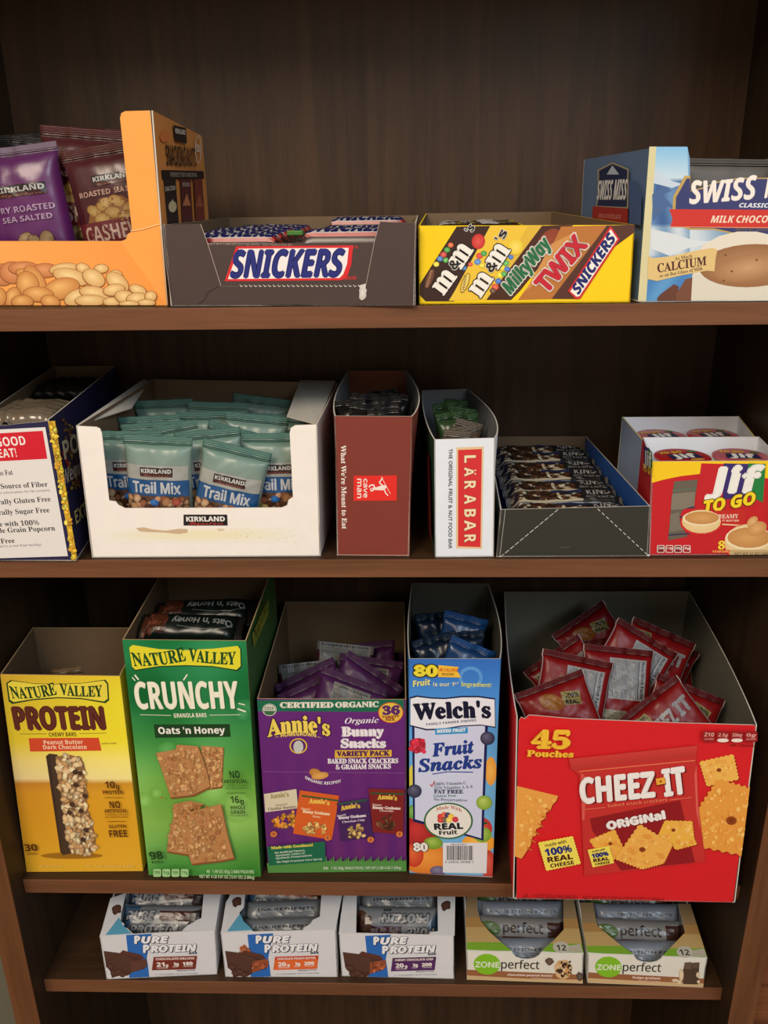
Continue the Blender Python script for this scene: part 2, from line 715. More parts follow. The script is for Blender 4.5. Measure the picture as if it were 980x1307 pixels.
# ------------------------------------------------------------------ cartons
KRAFT = mat('brown_card', (118, 98, 76), rough=0.85, spec=0.1, bump=0.1)
GREYC = mat('grey_card', (128, 126, 118), rough=0.85, spec=0.1, bump=0.1)
WHITEC = mat('white_card', (214, 214, 212), rough=0.7, spec=0.2)
EDGEC = mat('torn_card_edge', (205, 198, 186), rough=0.9, spec=0.1)


def card(key, col):
    return mat('card_' + key, col, rough=0.45, spec=0.3)


# ---- orange nut carton, top shelf
nb = carton('nut_carton', 'orange display carton printed with nuts, holding purple and maroon nut bags', Z1, (-78, 160), (195, 141), (214, 390), (-42, 390),
            [(-0.418, 0.18), (-0.2063, 0.183)], Z1 + 0.150, card('orange', (246, 164, 78)), KRAFT, edge=EDGEC,
            outline=[(-206, 645), (565, 645), (585, 635), (592, 612), (612, 600), (556, 75), (562, 52), (580, 43), (695, 40), (775, 944), (-154, 944)], crop=(0, 130, 3.63),
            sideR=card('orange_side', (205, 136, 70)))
a = nb.art
a.group('nut_picture')
a.field([(-154, 650), (560, 650), (772, 942), (-154, 942)], lambda s, t: (250 - 5 * t, 172 - 18 * s, 92 - 22 * s), clip=True)
nuts = [(-110, 880, 50, 40, 10, 1), (-60, 840, 55, 40, 40, 1), (15, 800, 55, 50, 0, 2), (60, 790, 60, 50, 10, 2), (110, 770, 70, 30, 0, 2), (210, 780, 60, 32, 0, 2),
        (300, 775, 70, 28, -5, 0), (385, 770, 32, 22, 20, 0), (470, 772, 32, 20, 0, 0), (540, 800, 30, 20, 20, 0),
        (330, 810, 85, 36, 15, 0), (435, 815, 55, 36, 30, 0), (545, 835, 60, 36, 40, 0), (120, 800, 45, 24, 20, 1), (165, 830, 80, 40, 60, 1), (130, 845, 62, 50, 70, 1),
        (285, 865, 85, 48, -15, 1), (180, 890, 70, 34, 5, 1), (60, 905, 34, 48, 20, 1), (-10, 905, 40, 46, 10, 1), (105, 925, 50, 30, 0, 1), (235, 925, 44, 30, 15, 1), (360, 905, 62, 36, -20, 0),
        (440, 885, 70, 30, 10, 0), (530, 870, 50, 26, -10, 0), (420, 920, 70, 26, 0, 0), (520, 925, 40, 20, 0, 0), (585, 905, 52, 30, 15, 0), (640, 870, 40, 22, 20, 0),
        (640, 912, 52, 28, 0, 0), (700, 900, 26, 24, 0, 0), (680, 930, 40, 16, 0, 0), (600, 935, 45, 14, 0, 0)]
for x, y, rx, ry, ro, k in nuts:
    c = [((214, 168, 104), (246, 214, 150)), ((202, 132, 68), (240, 186, 112)), ((196, 120, 70), (228, 158, 104))][k]
    a.ell(x, y + 2, rx + 4, ry + 4, (150, 92, 48), ro, clip=True)
    a.ell(x, y, rx, ry, c[0], ro, c[1], clip=True, off=(-rx * 0.2, -ry * 0.25))
a.group('crease_line')
a.line([(607, 598), (660, 590), (740, 566)], 4, (252, 205, 140))
a.flush(nb.front)
s_ = plane_art(nb, side_plane(nb, 'R'), (180, 140, 8.167))
s_.lift = 0.0006
s_.group('side_lettering')
K = (40, 30, 24)
s_.poly([(330, 160), (460, 190), (472, 352), (350, 330)], K)
s_.text('KIRKLAND', 352, 245, 456, 262, 50, (225, 215, 200))
s_.text('SNACKING', 265, 580, 470, 590, 205, K, bold=1.0)
s_.text('NUTS', 482, 590, 572, 592, 190, K, bold=1.0)
s_.ring(590, 410, 32, 145, 7, (215, 205, 190))
s_.text('30', 572, 440, 608, 442, 80, (215, 205, 190))
s_.poly([(205, 628), (645, 640), (652, 722), (215, 728)], (28, 22, 20))
s_.text('PERFECT FOR SNACKING', 300, 700, 575, 700, 45, (150, 140, 130))
for x0, x1, x2, x3, c in ((230, 352, 388, 272, (30, 26, 26)), (402, 508, 535, 425, (84, 34, 34)), (545, 630, 662, 565, (120, 50, 40))):
    s_.poly([(x0, 728), (x1, 726), (x2, 1200), (x3, 1200)], c)
s_.text('SALTED', 245, 850, 350, 835, 45, (190, 185, 175))
s_.ell(320, 1010, 42, 60, (200, 190, 150), 0)
s_.poly([(320, 925), (345, 1010), (295, 1010)], (200, 190, 150))
s_.poly([(280, 1095), (370, 1050), (374, 1075), (282, 1120)], (20, 18, 18))
s_.text('MIXED', 425, 800, 500, 800, 40, (180, 160, 150))
s_.poly([(467, 870), (510, 1000), (425, 1000)], (190, 120, 80))
s_.poly([(600, 880), (640, 1010), (560, 1010)], (160, 90, 60))
s_.ell(240, 280, 50, 60, (208, 120, 62), 20)
s_.flush(nb.R)

# ---- dark brown candy carton
sb = carton('candy_carton', 'dark brown candy bar carton with red-edged white logo, left of the yellow carton', Z1, (209, 287), (531, 285), (530, 390.5), (218, 391),
            [(-0.200, 0.255), (0.014, 0.245)], Z1 + 0.071, card('espresso', (74, 60, 56)), KRAFT, edge=EDGEC,
            outline=[(22, 108), (160, 103), (176, 148), (188, 176), (800, 172), (808, 140), (822, 95), (955, 100), (950, 408), (55, 408)], crop=(200, 250, 2.882),
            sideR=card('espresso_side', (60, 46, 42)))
a = sb.art
a.group('red_border')
a.poly([(292, 186), (722, 182), (716, 250), (700, 300), (680, 310), (250, 314)], (214, 40, 44))
a.poly([(716, 184), (726, 183), (700, 262), (690, 300), (660, 312)], (214, 40, 44))
a.group('logo_plate')
a.poly([(302, 194), (706, 191), (700, 250), (686, 288), (672, 302), (262, 306)], (238, 232, 230))
a.group('title_lettering')
a.text('SNICKERS', 272, 300, 672, 296, 98, (36, 44, 120), 'B', shear=0.26, bold=4.6)
a.group('small_lettering')
a.text('BRAND', 692, 309, 734, 307, 12, (200, 50, 45), 'B', shear=0.2)
a.sub()
a.text('R', 731, 194, 741, 194, 10, (200, 50, 45), 'B')
a.sub()
a.text('NET WT 1.86 OZ (52.7g) BARS  DISTRIBUTED BY', 190, 180, 500, 184, 7, (170, 150, 140), 'R')
a.group('perforation')
a.line([(162, 105), (188, 176), (236, 330)], 2.2, (170, 155, 145))
a.line([(820, 97), (800, 172), (770, 325)], 2.2, (160, 145, 135))
a.line([(236, 332), (300, 333)], 1.5, (120, 105, 98))
for k in range(26):
    x = 306 + k * 17.4
    a.line([(x, 327), (x + 5, 334), (x + 11, 331)], 2.6, (205, 198, 188))
a.group('torn_patch')
a.ell(758, 356, 14, 28, (190, 184, 176), 5, (222, 218, 212), jag=0.12)
a.poly([(742, 330), (770, 322), (768, 345), (748, 338)], (210, 204, 196))
a.line([(228, 332), (190, 352), (176, 380), (150, 400)], 2.0, (48, 38, 36))
a.line([(30, 100), (24, 112), (36, 250), (58, 405)], 2.2, (150, 138, 130))
a.line([(60, 407), (300, 409), (600, 407), (948, 406)], 2.0, (165, 152, 142))
a.line([(952, 102), (948, 250), (944, 405)], 2.2, (160, 150, 142))
a.flush(sb.front)

# ---- yellow candy carton
mb = carton('candy_carton', 'bright yellow candy carton with five slanted wrapper pictures', Z1, (534, 288), (810, 287), (804, 386), (535, 388.5),
            [(0.022, 0.225), (0.158, 0.22)], Z1 + 0.073, card('yellow', (248, 208, 20)), KRAFT, edge=card('yellow', 0), sideR=card('yellow', 0), profR=[(0, 0), (0.1, 0), (1, 0)])
a = mb.art
a.c = (520, 250, 3.267)
MM = (58, 36, 28)
a.group('wrapper_picture')
a.poly([(205, 128), (345, 125), (195, 440), (75, 440), (50, 412), (50, 370)], MM, True)
a.poly([(345, 125), (560, 123), (425, 300), (330, 435), (172, 437), (195, 400)], (236, 196, 60), True)
a.poly([(500, 126), (570, 122), (345, 428), (328, 434)], (222, 182, 60), True)
a.poly([(560, 125), (640, 122), (690, 122), (470, 395), (432, 434), (328, 434)], (74, 40, 28), True)
a.ell(590, 190, 40, 62, (140, 60, 40), 40, (150, 70, 46), clip=True)
a.poly([(640, 128), (850, 122), (600, 430), (460, 434), (560, 300)], (184, 116, 54), True)
a.poly([(600, 200), (700, 150), (560, 340), (490, 400)], (206, 146, 80), True)
a.poly([(830, 124), (948, 120), (948, 150), (850, 222), (720, 420), (700, 430), (600, 430)], (86, 50, 38), True)
a.group('candy_picture')
for x, y, r_, c in ((150, 245, 14, (180, 60, 50)), (165, 225, 13, (60, 140, 60)), (135, 262, 13, (60, 110, 170)), (160, 268, 12, (80, 160, 70)), (180, 205, 12, (200, 90, 50)), (120, 285, 12, (220, 200, 60)), (235, 300, 12, (60, 110, 170)), (262, 285, 10, (200, 70, 50)),
                    (300, 250, 14, (200, 50, 44)), (318, 240, 13, (60, 140, 60)), (292, 275, 14, (70, 120, 180)), (310, 290, 12, (214, 190, 50)), (410, 280, 14, (80, 160, 70)), (395, 300, 13, (220, 190, 40)),
                    (415, 305, 12, (50, 100, 180)), (385, 330, 14, (216, 196, 40)), (402, 325, 12, (70, 150, 70)), (378, 355, 13, (50, 100, 180)), (365, 380, 15, (200, 70, 44)), (430, 255, 11, (50, 100, 180)), (355, 395, 13, (90, 60, 40))):
    a.ell(x, y, r_, r_ * 0.9, c, 0, tuple(min(255, v + 60) for v in c))
a.ell(295, 190, 28, 32, (196, 44, 40), 10, (224, 90, 80))
a.ell(450, 212, 32, 34, (232, 200, 50), 10, (246, 224, 110))
a.group('title_lettering')
WH = (240, 236, 226)
a.text('m', 150, 414, 206, 336, 84, WH, 'S', bold=3, out=((36, 22, 18), 4))
a.text("m", 222, 306, 274, 226, 88, WH, 'S', bold=3, out=((36, 22, 18), 4))
a.text('&', 196, 310, 222, 280, 34, (20, 16, 14), 'S', bold=1.5, out=(WH, 3))
a.text("'s", 262, 160, 282, 132, 32, (20, 16, 14), 'B', out=(WH, 3))
a.text('m', 304, 424, 358, 344, 84, WH, 'S', bold=3, out=((36, 22, 18), 4))
a.text('m', 376, 306, 428, 226, 88, WH, 'S', bold=3, out=((36, 22, 18), 4))
a.text('&', 348, 320, 376, 288, 34, (20, 16, 14), 'S', bold=1.5, out=(WH, 3))
a.text("'s", 392, 196, 418, 152, 36, (20, 16, 14), 'B', out=(WH, 3))
a.text('MilkyWay', 430, 412, 602, 200, 56, (34, 110, 66), 'I', bold=1.5, out=(WH, 5))
a.text('TWIX', 580, 408, 752, 206, 74, (196, 36, 52), 'B', shear=0.0, bold=3, out=(WH, 5))
a.poly([(668, 396), (845, 124), (884, 180), (720, 428), (700, 430)], (206, 44, 46))
a.poly([(678, 398), (846, 138), (874, 180), (716, 418), (704, 420)], WH)
a.text('SNICKERS', 712, 412, 866, 182, 40, (36, 40, 110), 'B', shear=0.25, bold=2.0)
a.group('peanut_tag')
a.ell(240, 362, 14, 44, (150, 110, 30), 20)
a.ell(240, 362, 11, 40, (232, 206, 110), 20)
a.sub()
a.text('PEANUT', 236, 392, 248, 330, 9, (90, 50, 30), 'B')
a.sub()
a.ell(92, 345, 14, 44, (110, 70, 50), 20)
a.text('CHOCOLATE', 84, 380, 104, 312, 8, (190, 150, 110), 'B')
a.flush(mb.front)

# ---- cocoa carton
cb = carton('cocoa_carton', 'blue mountain-scene cocoa carton with a ripped open top', Z1, (836, 188), (1020, 188), (1010, 384), (816, 385.5),
            [(0.1765, 0.15), (0.352, 0.165), (0.1745, 0.15), (0.352, 0.165)], (Z1 + 0.121, Z1 + 0.118), card('sky_blue', (120, 166, 206)), GREYC, edge=EDGEC,
            outline=[(398, 70), (560, 70), (572, 130), (575, 300), (582, 302), (640, 285), (690, 262), (760, 246), (830, 234), (900, 232), (980, 238), (1143, 230), (1100, 874), (300, 878), (312, 872)], crop=(740, 170, 4.083),
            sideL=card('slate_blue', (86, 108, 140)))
a = cb.art
cb.clip0 = cb.q


def sky(s, t):
    r = (150, 196, 226) if t < 0.1 else None
    m = 0.5 + 0.5 * math.sin(9 * s + 5 * t + 2 * math.sin(7 * t))
    if t < 0.22:
        k = t / 0.22
        return tuple(p * (1 - k) + q * k for p, q in zip((132, 190, 228), (205, 222, 232)))
    if t < 0.52:
        return tuple(p + (q - p) * m for p, q in zip((58, 96, 150), (104, 142, 186)))
    if t < 0.72:
        return tuple(p + (q - p) * m for p, q in zip((120, 156, 190), (206, 218, 226)))
    return tuple(p + (q - p) * m for p, q in zip((70, 130, 190), (96, 156, 206)))


a.group('mountain_picture')
a.clip = cb.q
a.field([(398, 72), (560, 72), (582, 872), (340, 875)], sky, 10, 40)
a.field([(570, 305), (1135, 240), (1100, 872), (575, 872)], lambda s, t: sky(s, 0.3 + 0.7 * t), 14, 30)
a.poly([(362, 70), (398, 70), (345, 875), (302, 876)], (214, 206, 160))
a.poly([(372, 200), (376, 320), (440, 270), (480, 300), (430, 320), (520, 420), (460, 380), (380, 460)], (74, 104, 150))
a.poly([(400, 190), (480, 250), (540, 265), (480, 285), (380, 260)], (196, 212, 226))
a.poly([(372, 500), (470, 520), (600, 560), (760, 565), (560, 600), (470, 640), (368, 600)], (214, 222, 226))
a.group('logo_shield')
a.poly([(545, 222), (575, 222), (575, 300), (640, 283), (720, 252), (830, 232), (1130, 232), (1110, 500), (980, 538), (820, 530), (700, 505), (570, 503), (480, 470), (485, 330)], (190, 160, 90))
a.poly([(556, 236), (573, 236), (575, 304), (640, 290), (720, 258), (830, 238), (1130, 238), (1108, 494), (980, 528), (820, 522), (700, 496), (575, 494), (495, 465), (500, 335)], (56, 60, 110))
a.group('title_lettering')
a.text('SWISS', 572, 368, 918, 340, 108, (240, 232, 222), 'I', shear=-0.05, bold=2.5, grow=0.12)
a.text('MISS', 962, 336, 1140, 330, 104, (240, 232, 222), 'I', shear=-0.05, bold=2.5)
a.text('CLASSICS', 828, 386, 1002, 388, 22, (225, 228, 235), 'I', bold=0.6)
a.group('red_ribbon')
a.poly([(465, 396), (1120, 400), (1115, 496), (470, 490), (482, 445)], (204, 52, 42))
a.line([(470, 488), (1110, 494)], 4, (226, 150, 110))
a.text('MILK CHOCOLATE', 680, 466, 1090, 466, 36, (238, 214, 190), 'I', bold=0.5)
a.text('BEST BY MARCH', 810, 508, 1010, 510, 13, (110, 90, 80), 'R', bold=0.6)
a.group('cup_picture')
a.ell(870, 700, 290, 190, (226, 218, 200), 0, clip=True)
a.poly([(585, 735), (1110, 735), (1100, 873), (575, 873)], (218, 212, 196), clip=True)
a.ell(890, 690, 270, 112, (150, 104, 66), -3, (186, 142, 100), clip=True, n=30)
a.ell(880, 700, 190, 70, (164, 118, 78), -10, (200, 156, 112), clip=True, n=24)
for x, y in ((758, 635), (790, 720), (748, 768), (920, 660)):
    a.ell(x, y, 7, 5, (120, 70, 40))
a.poly([(400, 862), (420, 838), (490, 786), (515, 800), (500, 872), (405, 873)], (104, 62, 46))
a.poly([(500, 840), (550, 760), (585, 752), (578, 873), (500, 873)], (120, 76, 56))
a.group('gold_scroll')
a.poly([(356, 640), (380, 650), (480, 640), (600, 612), (690, 598), (716, 606), (706, 650), (700, 720), (660, 716), (520, 742), (400, 770), (352, 760)], (222, 192, 128))
a.text('As Much', 494, 664, 584, 648, 18, (84, 56, 44), 'S')
a.text('CALCIUM', 404, 726, 658, 686, 44, (84, 44, 36), 'S', bold=0.8)
a.text('as an 8oz Glass of Milk', 414, 752, 640, 712, 17, (84, 56, 44), 'S')
a.flush(cb.front)
s_ = plane_art(cb, side_plane(cb, 'L'), (740, 170, 4.083), clip=None)
s_.lift = 0.0038
s_.group('side_logo')
s_.poly([(112, 190), (190, 150), (276, 185), (274, 395), (100, 385), (112, 330)], (150, 140, 120))
s_.poly([(120, 196), (190, 160), (268, 192), (266, 385), (108, 378), (120, 330)], (34, 44, 76))
s_.poly([(160, 215), (190, 168), (226, 215)], (170, 180, 200))
s_.text('SWISS MISS', 108, 345, 262, 345, 100, (205, 205, 205), 'I', bold=1.5)
s_.poly([(88, 380), (272, 392), (270, 472), (82, 440)], (150, 44, 40))
s_.text('MILK CHOCOLATE', 118, 440, 232, 448, 22, (190, 120, 110), 'B')
s_.poly([(276, 250), (310, 250), (345, 320), (340, 480), (280, 470)], (66, 88, 130))
s_.flush(cb.L)

# ---- popcorn carton, second shelf
pb = carton('popcorn_carton', 'navy popcorn carton with a white nutrition panel and clear wrapped packs', Z2, (-50, 549), (62, 536), (97, 716), (-25, 716),
            [(-0.428, 0.262), (-0.352, 0.262)], (Z2 + 0.142, Z2 + 0.142), card('navy', (38, 36, 70)), KRAFT, edge=EDGEC,
            outline=[(-212, 476), (0, 449), (40, 448), (70, 443), (150, 435), (200, 432), (268, 424), (415, 1205), (-110, 1205)], crop=(0, 440, 4.356))
a = pb.art
a.group('nutrition_panel')
a.poly([(-135, 478), (252, 458), (378, 1175), (-110, 1190)], (226, 222, 218))
a.poly([(-130, 500), (238, 478), (264, 634), (-120, 654)], (208, 28, 46))
a.group('panel_lettering')
a.text('SO GOOD', -110, 573, 146, 556, 50, (238, 228, 222), 'B', bold=-0.0)
a.text('TO EAT!', -90, 634, 96, 622, 48, (238, 228, 222), 'B')
D_ = (36, 34, 36)
for t_, x0, y0, x1, y1, h in (('0g Trans Fat', -92, 733, 74, 722, 28), ('Good Source of Fiber', -96, 806, 268, 788, 28), ('Naturally Gluten Free', -94, 894, 284, 870, 28),
                              ('Naturally Sugar Free', -90, 951, 277, 931, 28), ('Made with 100%', -84, 1014, 219, 1001, 27), ('Whole Grain Popcorn', -80, 1050, 308, 1032, 27), ('Nut Free', -70, 1108, 84, 1100, 26)):
    a.text(t_, x0, y0, x1, y1, h, D_, 'S')
a.text('(see nutrition information for fat content)', -110, 836, 278, 814, 12, (110, 108, 110), 'R')
a.text('(produced in a nut-free facility)', -80, 1130, 230, 1116, 12, (110, 108, 110), 'R')
a.group('popcorn_strip')
a.poly([(268, 426), (306, 422), (428, 1180), (405, 1207)], (206, 164, 44))
a.clip = None
a.crumble([(270, 428), (304, 424), (424, 1180), (405, 1205)], 110, [(226, 190, 60), (236, 206, 90), (190, 140, 40), (214, 170, 50)], 9, 17)
a.flush(pb.front)
s_ = plane_art(pb, side_plane(pb, 'R'), (0, 440, 4.356))
s_.lift = 0.0006
s_.group('side_lettering')
s_.crumble([(345, 400), (395, 420), (440, 800), (380, 800)], 60, [(150, 120, 60), (120, 90, 40), (96, 60, 40)], 8, 16)
s_.poly([(335, 600), (372, 690), (378, 660), (350, 590)], (140, 30, 34))
s_.text('POP', 352, 640, 470, 560, 90, (190, 182, 150), 'B', bold=1)
s_.text('Weaver', 350, 780, 480, 690, 70, (170, 165, 160), 'I')
s_.text('EXTRA', 416, 1000, 520, 900, 60, (190, 180, 110), 'B')
s_.flush(pb.R)

# ---- white trail mix carton
tb = carton('trail_mix_carton', 'white display carton with a cut-down front full of teal snack pouches', Z2, (97, 544), (404.5, 542), (409, 710), (118, 712),
            [(-0.300, 0.235), (-0.078, 0.21)], (Z2 + 0.1305, Z2 + 0.1295), card('bright_white', (240, 234, 226)), KRAFT, edge=EDGEC,
            outline=[(20, 212), (95, 216), (108, 222), (115, 238), (142, 487), (166, 490), (176, 503), (200, 515), (775, 513), (796, 505), (802, 484), (818, 474), (806, 238), (810, 220), (826, 210), (902, 207), (920, 692), (80, 700)], crop=(90, 470, 2.882),
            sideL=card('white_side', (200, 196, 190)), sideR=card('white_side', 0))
a = tb.art
a.group('stain')
a.field([(95, 590), (850, 580), (850, 640), (100, 640)], lambda s, t: (240 - 4 * math.sin(math.pi * t), 234 - 6 * math.sin(math.pi * t) * math.sin(math.pi * s), 226 - 34 * math.sin(math.pi * t) * math.sin(math.pi * s)), 16, 6)
a.poly([(240, 588), (270, 585), (300, 592), (350, 598), (400, 590), (430, 592), (432, 604), (400, 610), (340, 604), (290, 603), (255, 600)], (202, 176, 142))
a.ell(552, 594, 14, 5, (214, 198, 170), 0, jag=0.2)
for k in range(14):
    a.ell(600 + a.rnd.random() * 230, 600 + a.rnd.random() * 44, 2.2, 1.6, (206, 196, 160))
a.group('badge')
a.poly([(416, 538), (576, 538), (578, 578), (416, 578)], (30, 26, 26))
a.text('KIRKLAND', 427, 563, 568, 562, 17, (232, 228, 222), 'B', bold=0.6)
a.text('Signature', 435, 575, 562, 574, 10, (206, 60, 50), 'C')
a.flush(tb.front)
wfl = mat('flap_white', (190, 186, 176), rough=0.8, spec=0.15)
fl = np.array([at_z(97, 543, Z2 + 0.1305), at_z(183, 484, Z2 + 0.1305)])
slab('flap', [fl[0], fl[0] * 0.55 + fl[1] * 0.45 + np.array([0.022, 0, -0.006]), fl[1] + np.array([0.006, 0, -0.002]), fl[1]], (0, 0, -1), 0.0012, wfl, KRAFT, EDGEC, tb.root, tb.base)
fr = [at_z(404.5, 541, Z2 + 0.1295), at_z(428, 486, Z2 + 0.1295)]
slab('flap', [fr[0], at_z(366, 531, Z2 + 0.125), at_z(383, 485, Z2 + 0.129), fr[1]], (0, 0, -1), 0.0012, wfl, KRAFT, EDGEC, tb.root, tb.base)

# ---- maroon carton
vb = carton('bar_carton', 'tall maroon carton with a small red logo square and sideways slogan', Z2, (427, 531), (526, 531.5), (522, 710), (430, 709),
            [(-0.068, 0.232), (0.001, 0.23)], (Z2 + 0.139, Z2 + 0.139), card('maroon', (126, 56, 46)), mat('bluegrey_card', (120, 124, 128), rough=0.8), edge=EDGEC,
            bulge=(0.006, 0.010), backm=card('russet_inside', (116, 66, 42)))
a = vb.art
a.c = (410, 460, 3.92)
a.group('logo_square')
a.poly([(162, 577), (378, 575), (377, 701), (161, 702)], (226, 46, 38))
a.group('logo_lettering')
W_ = (240, 226, 216)
a.text('cave', 212, 592, 212, 686, 22, W_, 'R', bold=1.2)
a.text('man', 180, 592, 180, 688, 26, W_, 'R', bold=1.2)
a.group('spear_thrower')
a.line([(300, 582), (346, 668)], 2.4, W_)
a.ell(317, 632, 10, 9, W_)
a.poly([(322, 640), (308, 650), (270, 648), (252, 642), (256, 636), (276, 634), (300, 626), (312, 624)], W_)
a.line([(310, 628), (290, 612), (300, 596), (308, 588)], 6, W_)
a.line([(316, 645), (322, 664), (334, 676)], 6, W_)
a.line([(268, 640), (262, 622), (246, 624), (238, 634)], 7, W_)
a.line([(264, 646), (250, 654), (246, 640)], 6, W_)
a.group('slogan_lettering')
a.text("What We're Meant to Eat", 98, 424, 104, 842, 24, (236, 224, 214), 'S', bold=0.5)
a.group('crease_line')
a.line([(448, 284), (446, 500), (440, 975)], 2.5, (146, 74, 60))
a.line([(76, 973), (436, 974)], 3, (196, 160, 140))
a.flush(vb.front)

# ---- white slim carton
lb = carton('bar_carton', 'slim white carton with a tall red sideways logo strip', Z2, (554, 561), (632, 559), (630, 710.5), (555, 711.5),
            [(0.018, 0.219), (0.072, 0.226)], (Z2 + 0.118, Z2 + 0.118), card('cool_white', (226, 232, 240)), mat('bluegrey_card', 0), edge=EDGEC,
            bulge=(0.004, 0.012), sideL=card('dark_green', (34, 66, 48)))
a = lb.art
a.c = (410, 460, 3.92)
a.group('logo_strip')
a.poly([(676, 436), (812, 430), (804, 943), (674, 940)], (226, 196, 150))
a.poly([(684, 448), (803, 443), (796, 934), (684, 930)], (212, 50, 52))
a.group('title_lettering')
for ch, y0, y1 in (('L', 476, 512), ('Ä', 536, 580), ('R', 604, 644), ('A', 672, 718), ('B', 745, 783), ('A', 800, 852), ('R', 872, 910)):
    a.text(ch.replace('Ä', 'A'), 716, y0, 716, y1, 56 if ch != 'Ä' else 46, (240, 222, 180), 'B', bold=0.5, out=((100, 30, 26), 1.2))
a.ell(770, 549, 4, 4, (240, 222, 180))
a.ell(770, 567, 4, 4, (240, 222, 180))
a.group('slogan_lettering')
a.text('THE ORIGINAL FRUIT & NUT FOOD BAR', 638, 442, 636, 940, 17, (70, 74, 84), 'R', bold=0.5)
a.flush(lb.front)
s_ = plane_art(lb, side_plane(lb, 'L'), (410, 460, 3.92))
s_.lift = 0.003
s_.group('side_lettering')
s_.poly([(536, 450), (556, 480), (566, 900), (548, 840)], (110, 36, 34))
s_.flush(lb.L)

# ---- black carton
kb = carton('bar_carton', 'low black open carton with white perforation lines and nut bars lying in rows', Z2, (638.5, 650.5), (830, 646), (826.5, 710), (633.5, 711),
            [(0.100, 0.262), (0.222, 0.262)], (Z2 + 0.050, Z2 + 0.050), card('near_black', (52, 52, 46)), card('royal_blue', (46, 92, 168)), edge=EDGEC,
            backm=KRAFT)
a = kb.art
a.c = (620, 520, 2.722)
a.group('perforation')
Lt = (206, 204, 198)
a.line([(48, 522), (68, 352)], 1.8, (170, 170, 164))
for k in range(12):
    t0, t1 = k / 12, (k + 0.75) / 12
    a.line([(50 + 205 * t0, 520 - 170 * t0), (50 + 205 * t1, 520 - 170 * t1)], 2.2, Lt)
    t0, t1 = k / 12, (k + 0.6) / 12
    a.line([(388 + 178 * t0, 352 + 164 * t0), (388 + 178 * t1, 352 + 164 * t1)], 2.4, Lt)
a.line([(255, 484), (278, 486), (292, 483)], 1.2, (110, 110, 104))
a.ell(50, 520, 6, 4, (225, 225, 220))
a.ell(564, 514, 5, 4, (225, 225, 220))
a.flush(kb.front)

# ---- peanut butter cup cartons
JR, JY = (196, 34, 40), (244, 202, 30)
jb = carton('peanut_butter_carton', 'red and yellow peanut butter cup carton standing at the shelf front', Z2, (832, 589), (1000, 588), (992, 708), (828, 709),
            [(0.240, 0.088), (0.357, 0.088)], (Z2 + 0.096, Z2 + 0.096), card('jif_red', JR), mat('inner_white', (222, 226, 234), rough=0.6), edge=WHITEC,
            sideL=card('jif_red', 0))
a = jb.art
a.c = (620, 520, 2.722)
a.group('yellow_band')
a.poly([(578, 186), (1030, 184), (1030, 250), (752, 230), (680, 238), (620, 250), (576, 262)], JY, True)
a.group('logo_block')
a.poly([(748, 194), (826, 196), (822, 310), (744, 330), (728, 340)], JR)
a.poly([(826, 194), (912, 196), (896, 314), (822, 320)], (58, 44, 110))
a.poly([(912, 194), (972, 196), (962, 330), (896, 300)], (36, 128, 62))
a.group('title_lettering')
a.text('Jif', 768, 296, 944, 294, 86, (240, 238, 230), 'B', shear=0.1, bold=4.5)
a.ell(866, 222, 14, 12, (240, 238, 230))
a.text('TO GO', 760, 366, 936, 334, 40, (246, 214, 40), 'I', bold=2.0, out=((70, 40, 20), 2.5))
a.group('flavour_tag')
a.poly([(768, 360), (908, 354), (894, 410), (762, 402)], (196, 44, 36))
a.poly([(764, 400), (894, 408), (892, 412), (760, 405)], (230, 200, 150))
a.text('CREAMY', 792, 386, 876, 384, 14, (240, 226, 206), 'S')
a.text('PEANUT BUTTER', 784, 396, 878, 396, 6, (240, 220, 190), 'B')
a.group('window_picture')
a.poly([(653, 257), (736, 250), (722, 345), (700, 345), (680, 360), (672, 385), (680, 410), (700, 448), (632, 462)], (104, 96, 84))
for y in (285, 350, 380, 440):
    a.poly([(650 - (y - 257) * 0.09, y), (728, y - 6), (726, y - 1), (650 - (y - 257) * 0.09, y + 6)], (60, 56, 80) if y != 285 else (90, 110, 90))
a.poly([(646, 300), (726, 292), (724, 340), (690, 352), (642, 356)], (130, 122, 106))
a.poly([(640, 372), (672, 362), (672, 402), (690, 425), (637, 432)], (122, 114, 100))
a.group('peanut_butter_picture')
for cx, cy, rx, ry, k in ((748, 392, 74, 50, 0), (912, 466, 90, 80, 1)):
    a.ell(cx, cy + 8, rx, ry * 0.9, (206, 40, 40), 0, clip=True)
    a.ell(cx, cy + 4, rx - 6, ry * 0.82, (226, 196, 140), 0, (236, 212, 160), clip=True)
    a.ell(cx, cy - ry * 0.15, rx - 8, ry * 0.52, (240, 222, 180), 0, clip=True)
    a.ell(cx + 2, cy - ry * 0.18, rx - 14, ry * 0.45, (196, 140, 78), 0, (216, 164, 100), clip=True)
a.ell(940, 420, 36, 24, (200, 142, 80), -20, (226, 176, 116), clip=True)
a.ell(925, 395, 22, 14, (206, 150, 90), -40, (230, 186, 130), clip=True)
a.rect(848, 494, 1030, 516, (196, 168, 120), True)
a.text('NET WT 12 OZ (340g)', 862, 512, 990, 512, 9, (110, 90, 60), 'B', clip=True)
a.group('badge')
for k in range(4):
    x = 594 + k * 30
    a.rrect(x, 478, x + 26, 504, 4, (232, 224, 214))
    a.rrect(x + 2.5, 480, x + 23.5, 502, 3, (160, 30, 34) if k % 2 else (120, 26, 30))
    a.text(['250', '1.5g', '200g', '3g'][k], x + 4, 492, x + 22, 492, 8, (240, 230, 220), 'B')
a.text('8', 806, 492, 828, 490, 26, (246, 214, 60), 'S', bold=1.2)
a.rect(782, 494, 846, 504, (210, 60, 30))
a.text('1.5 OZ CUPS', 786, 503, 842, 503, 7, (240, 200, 120), 'B')
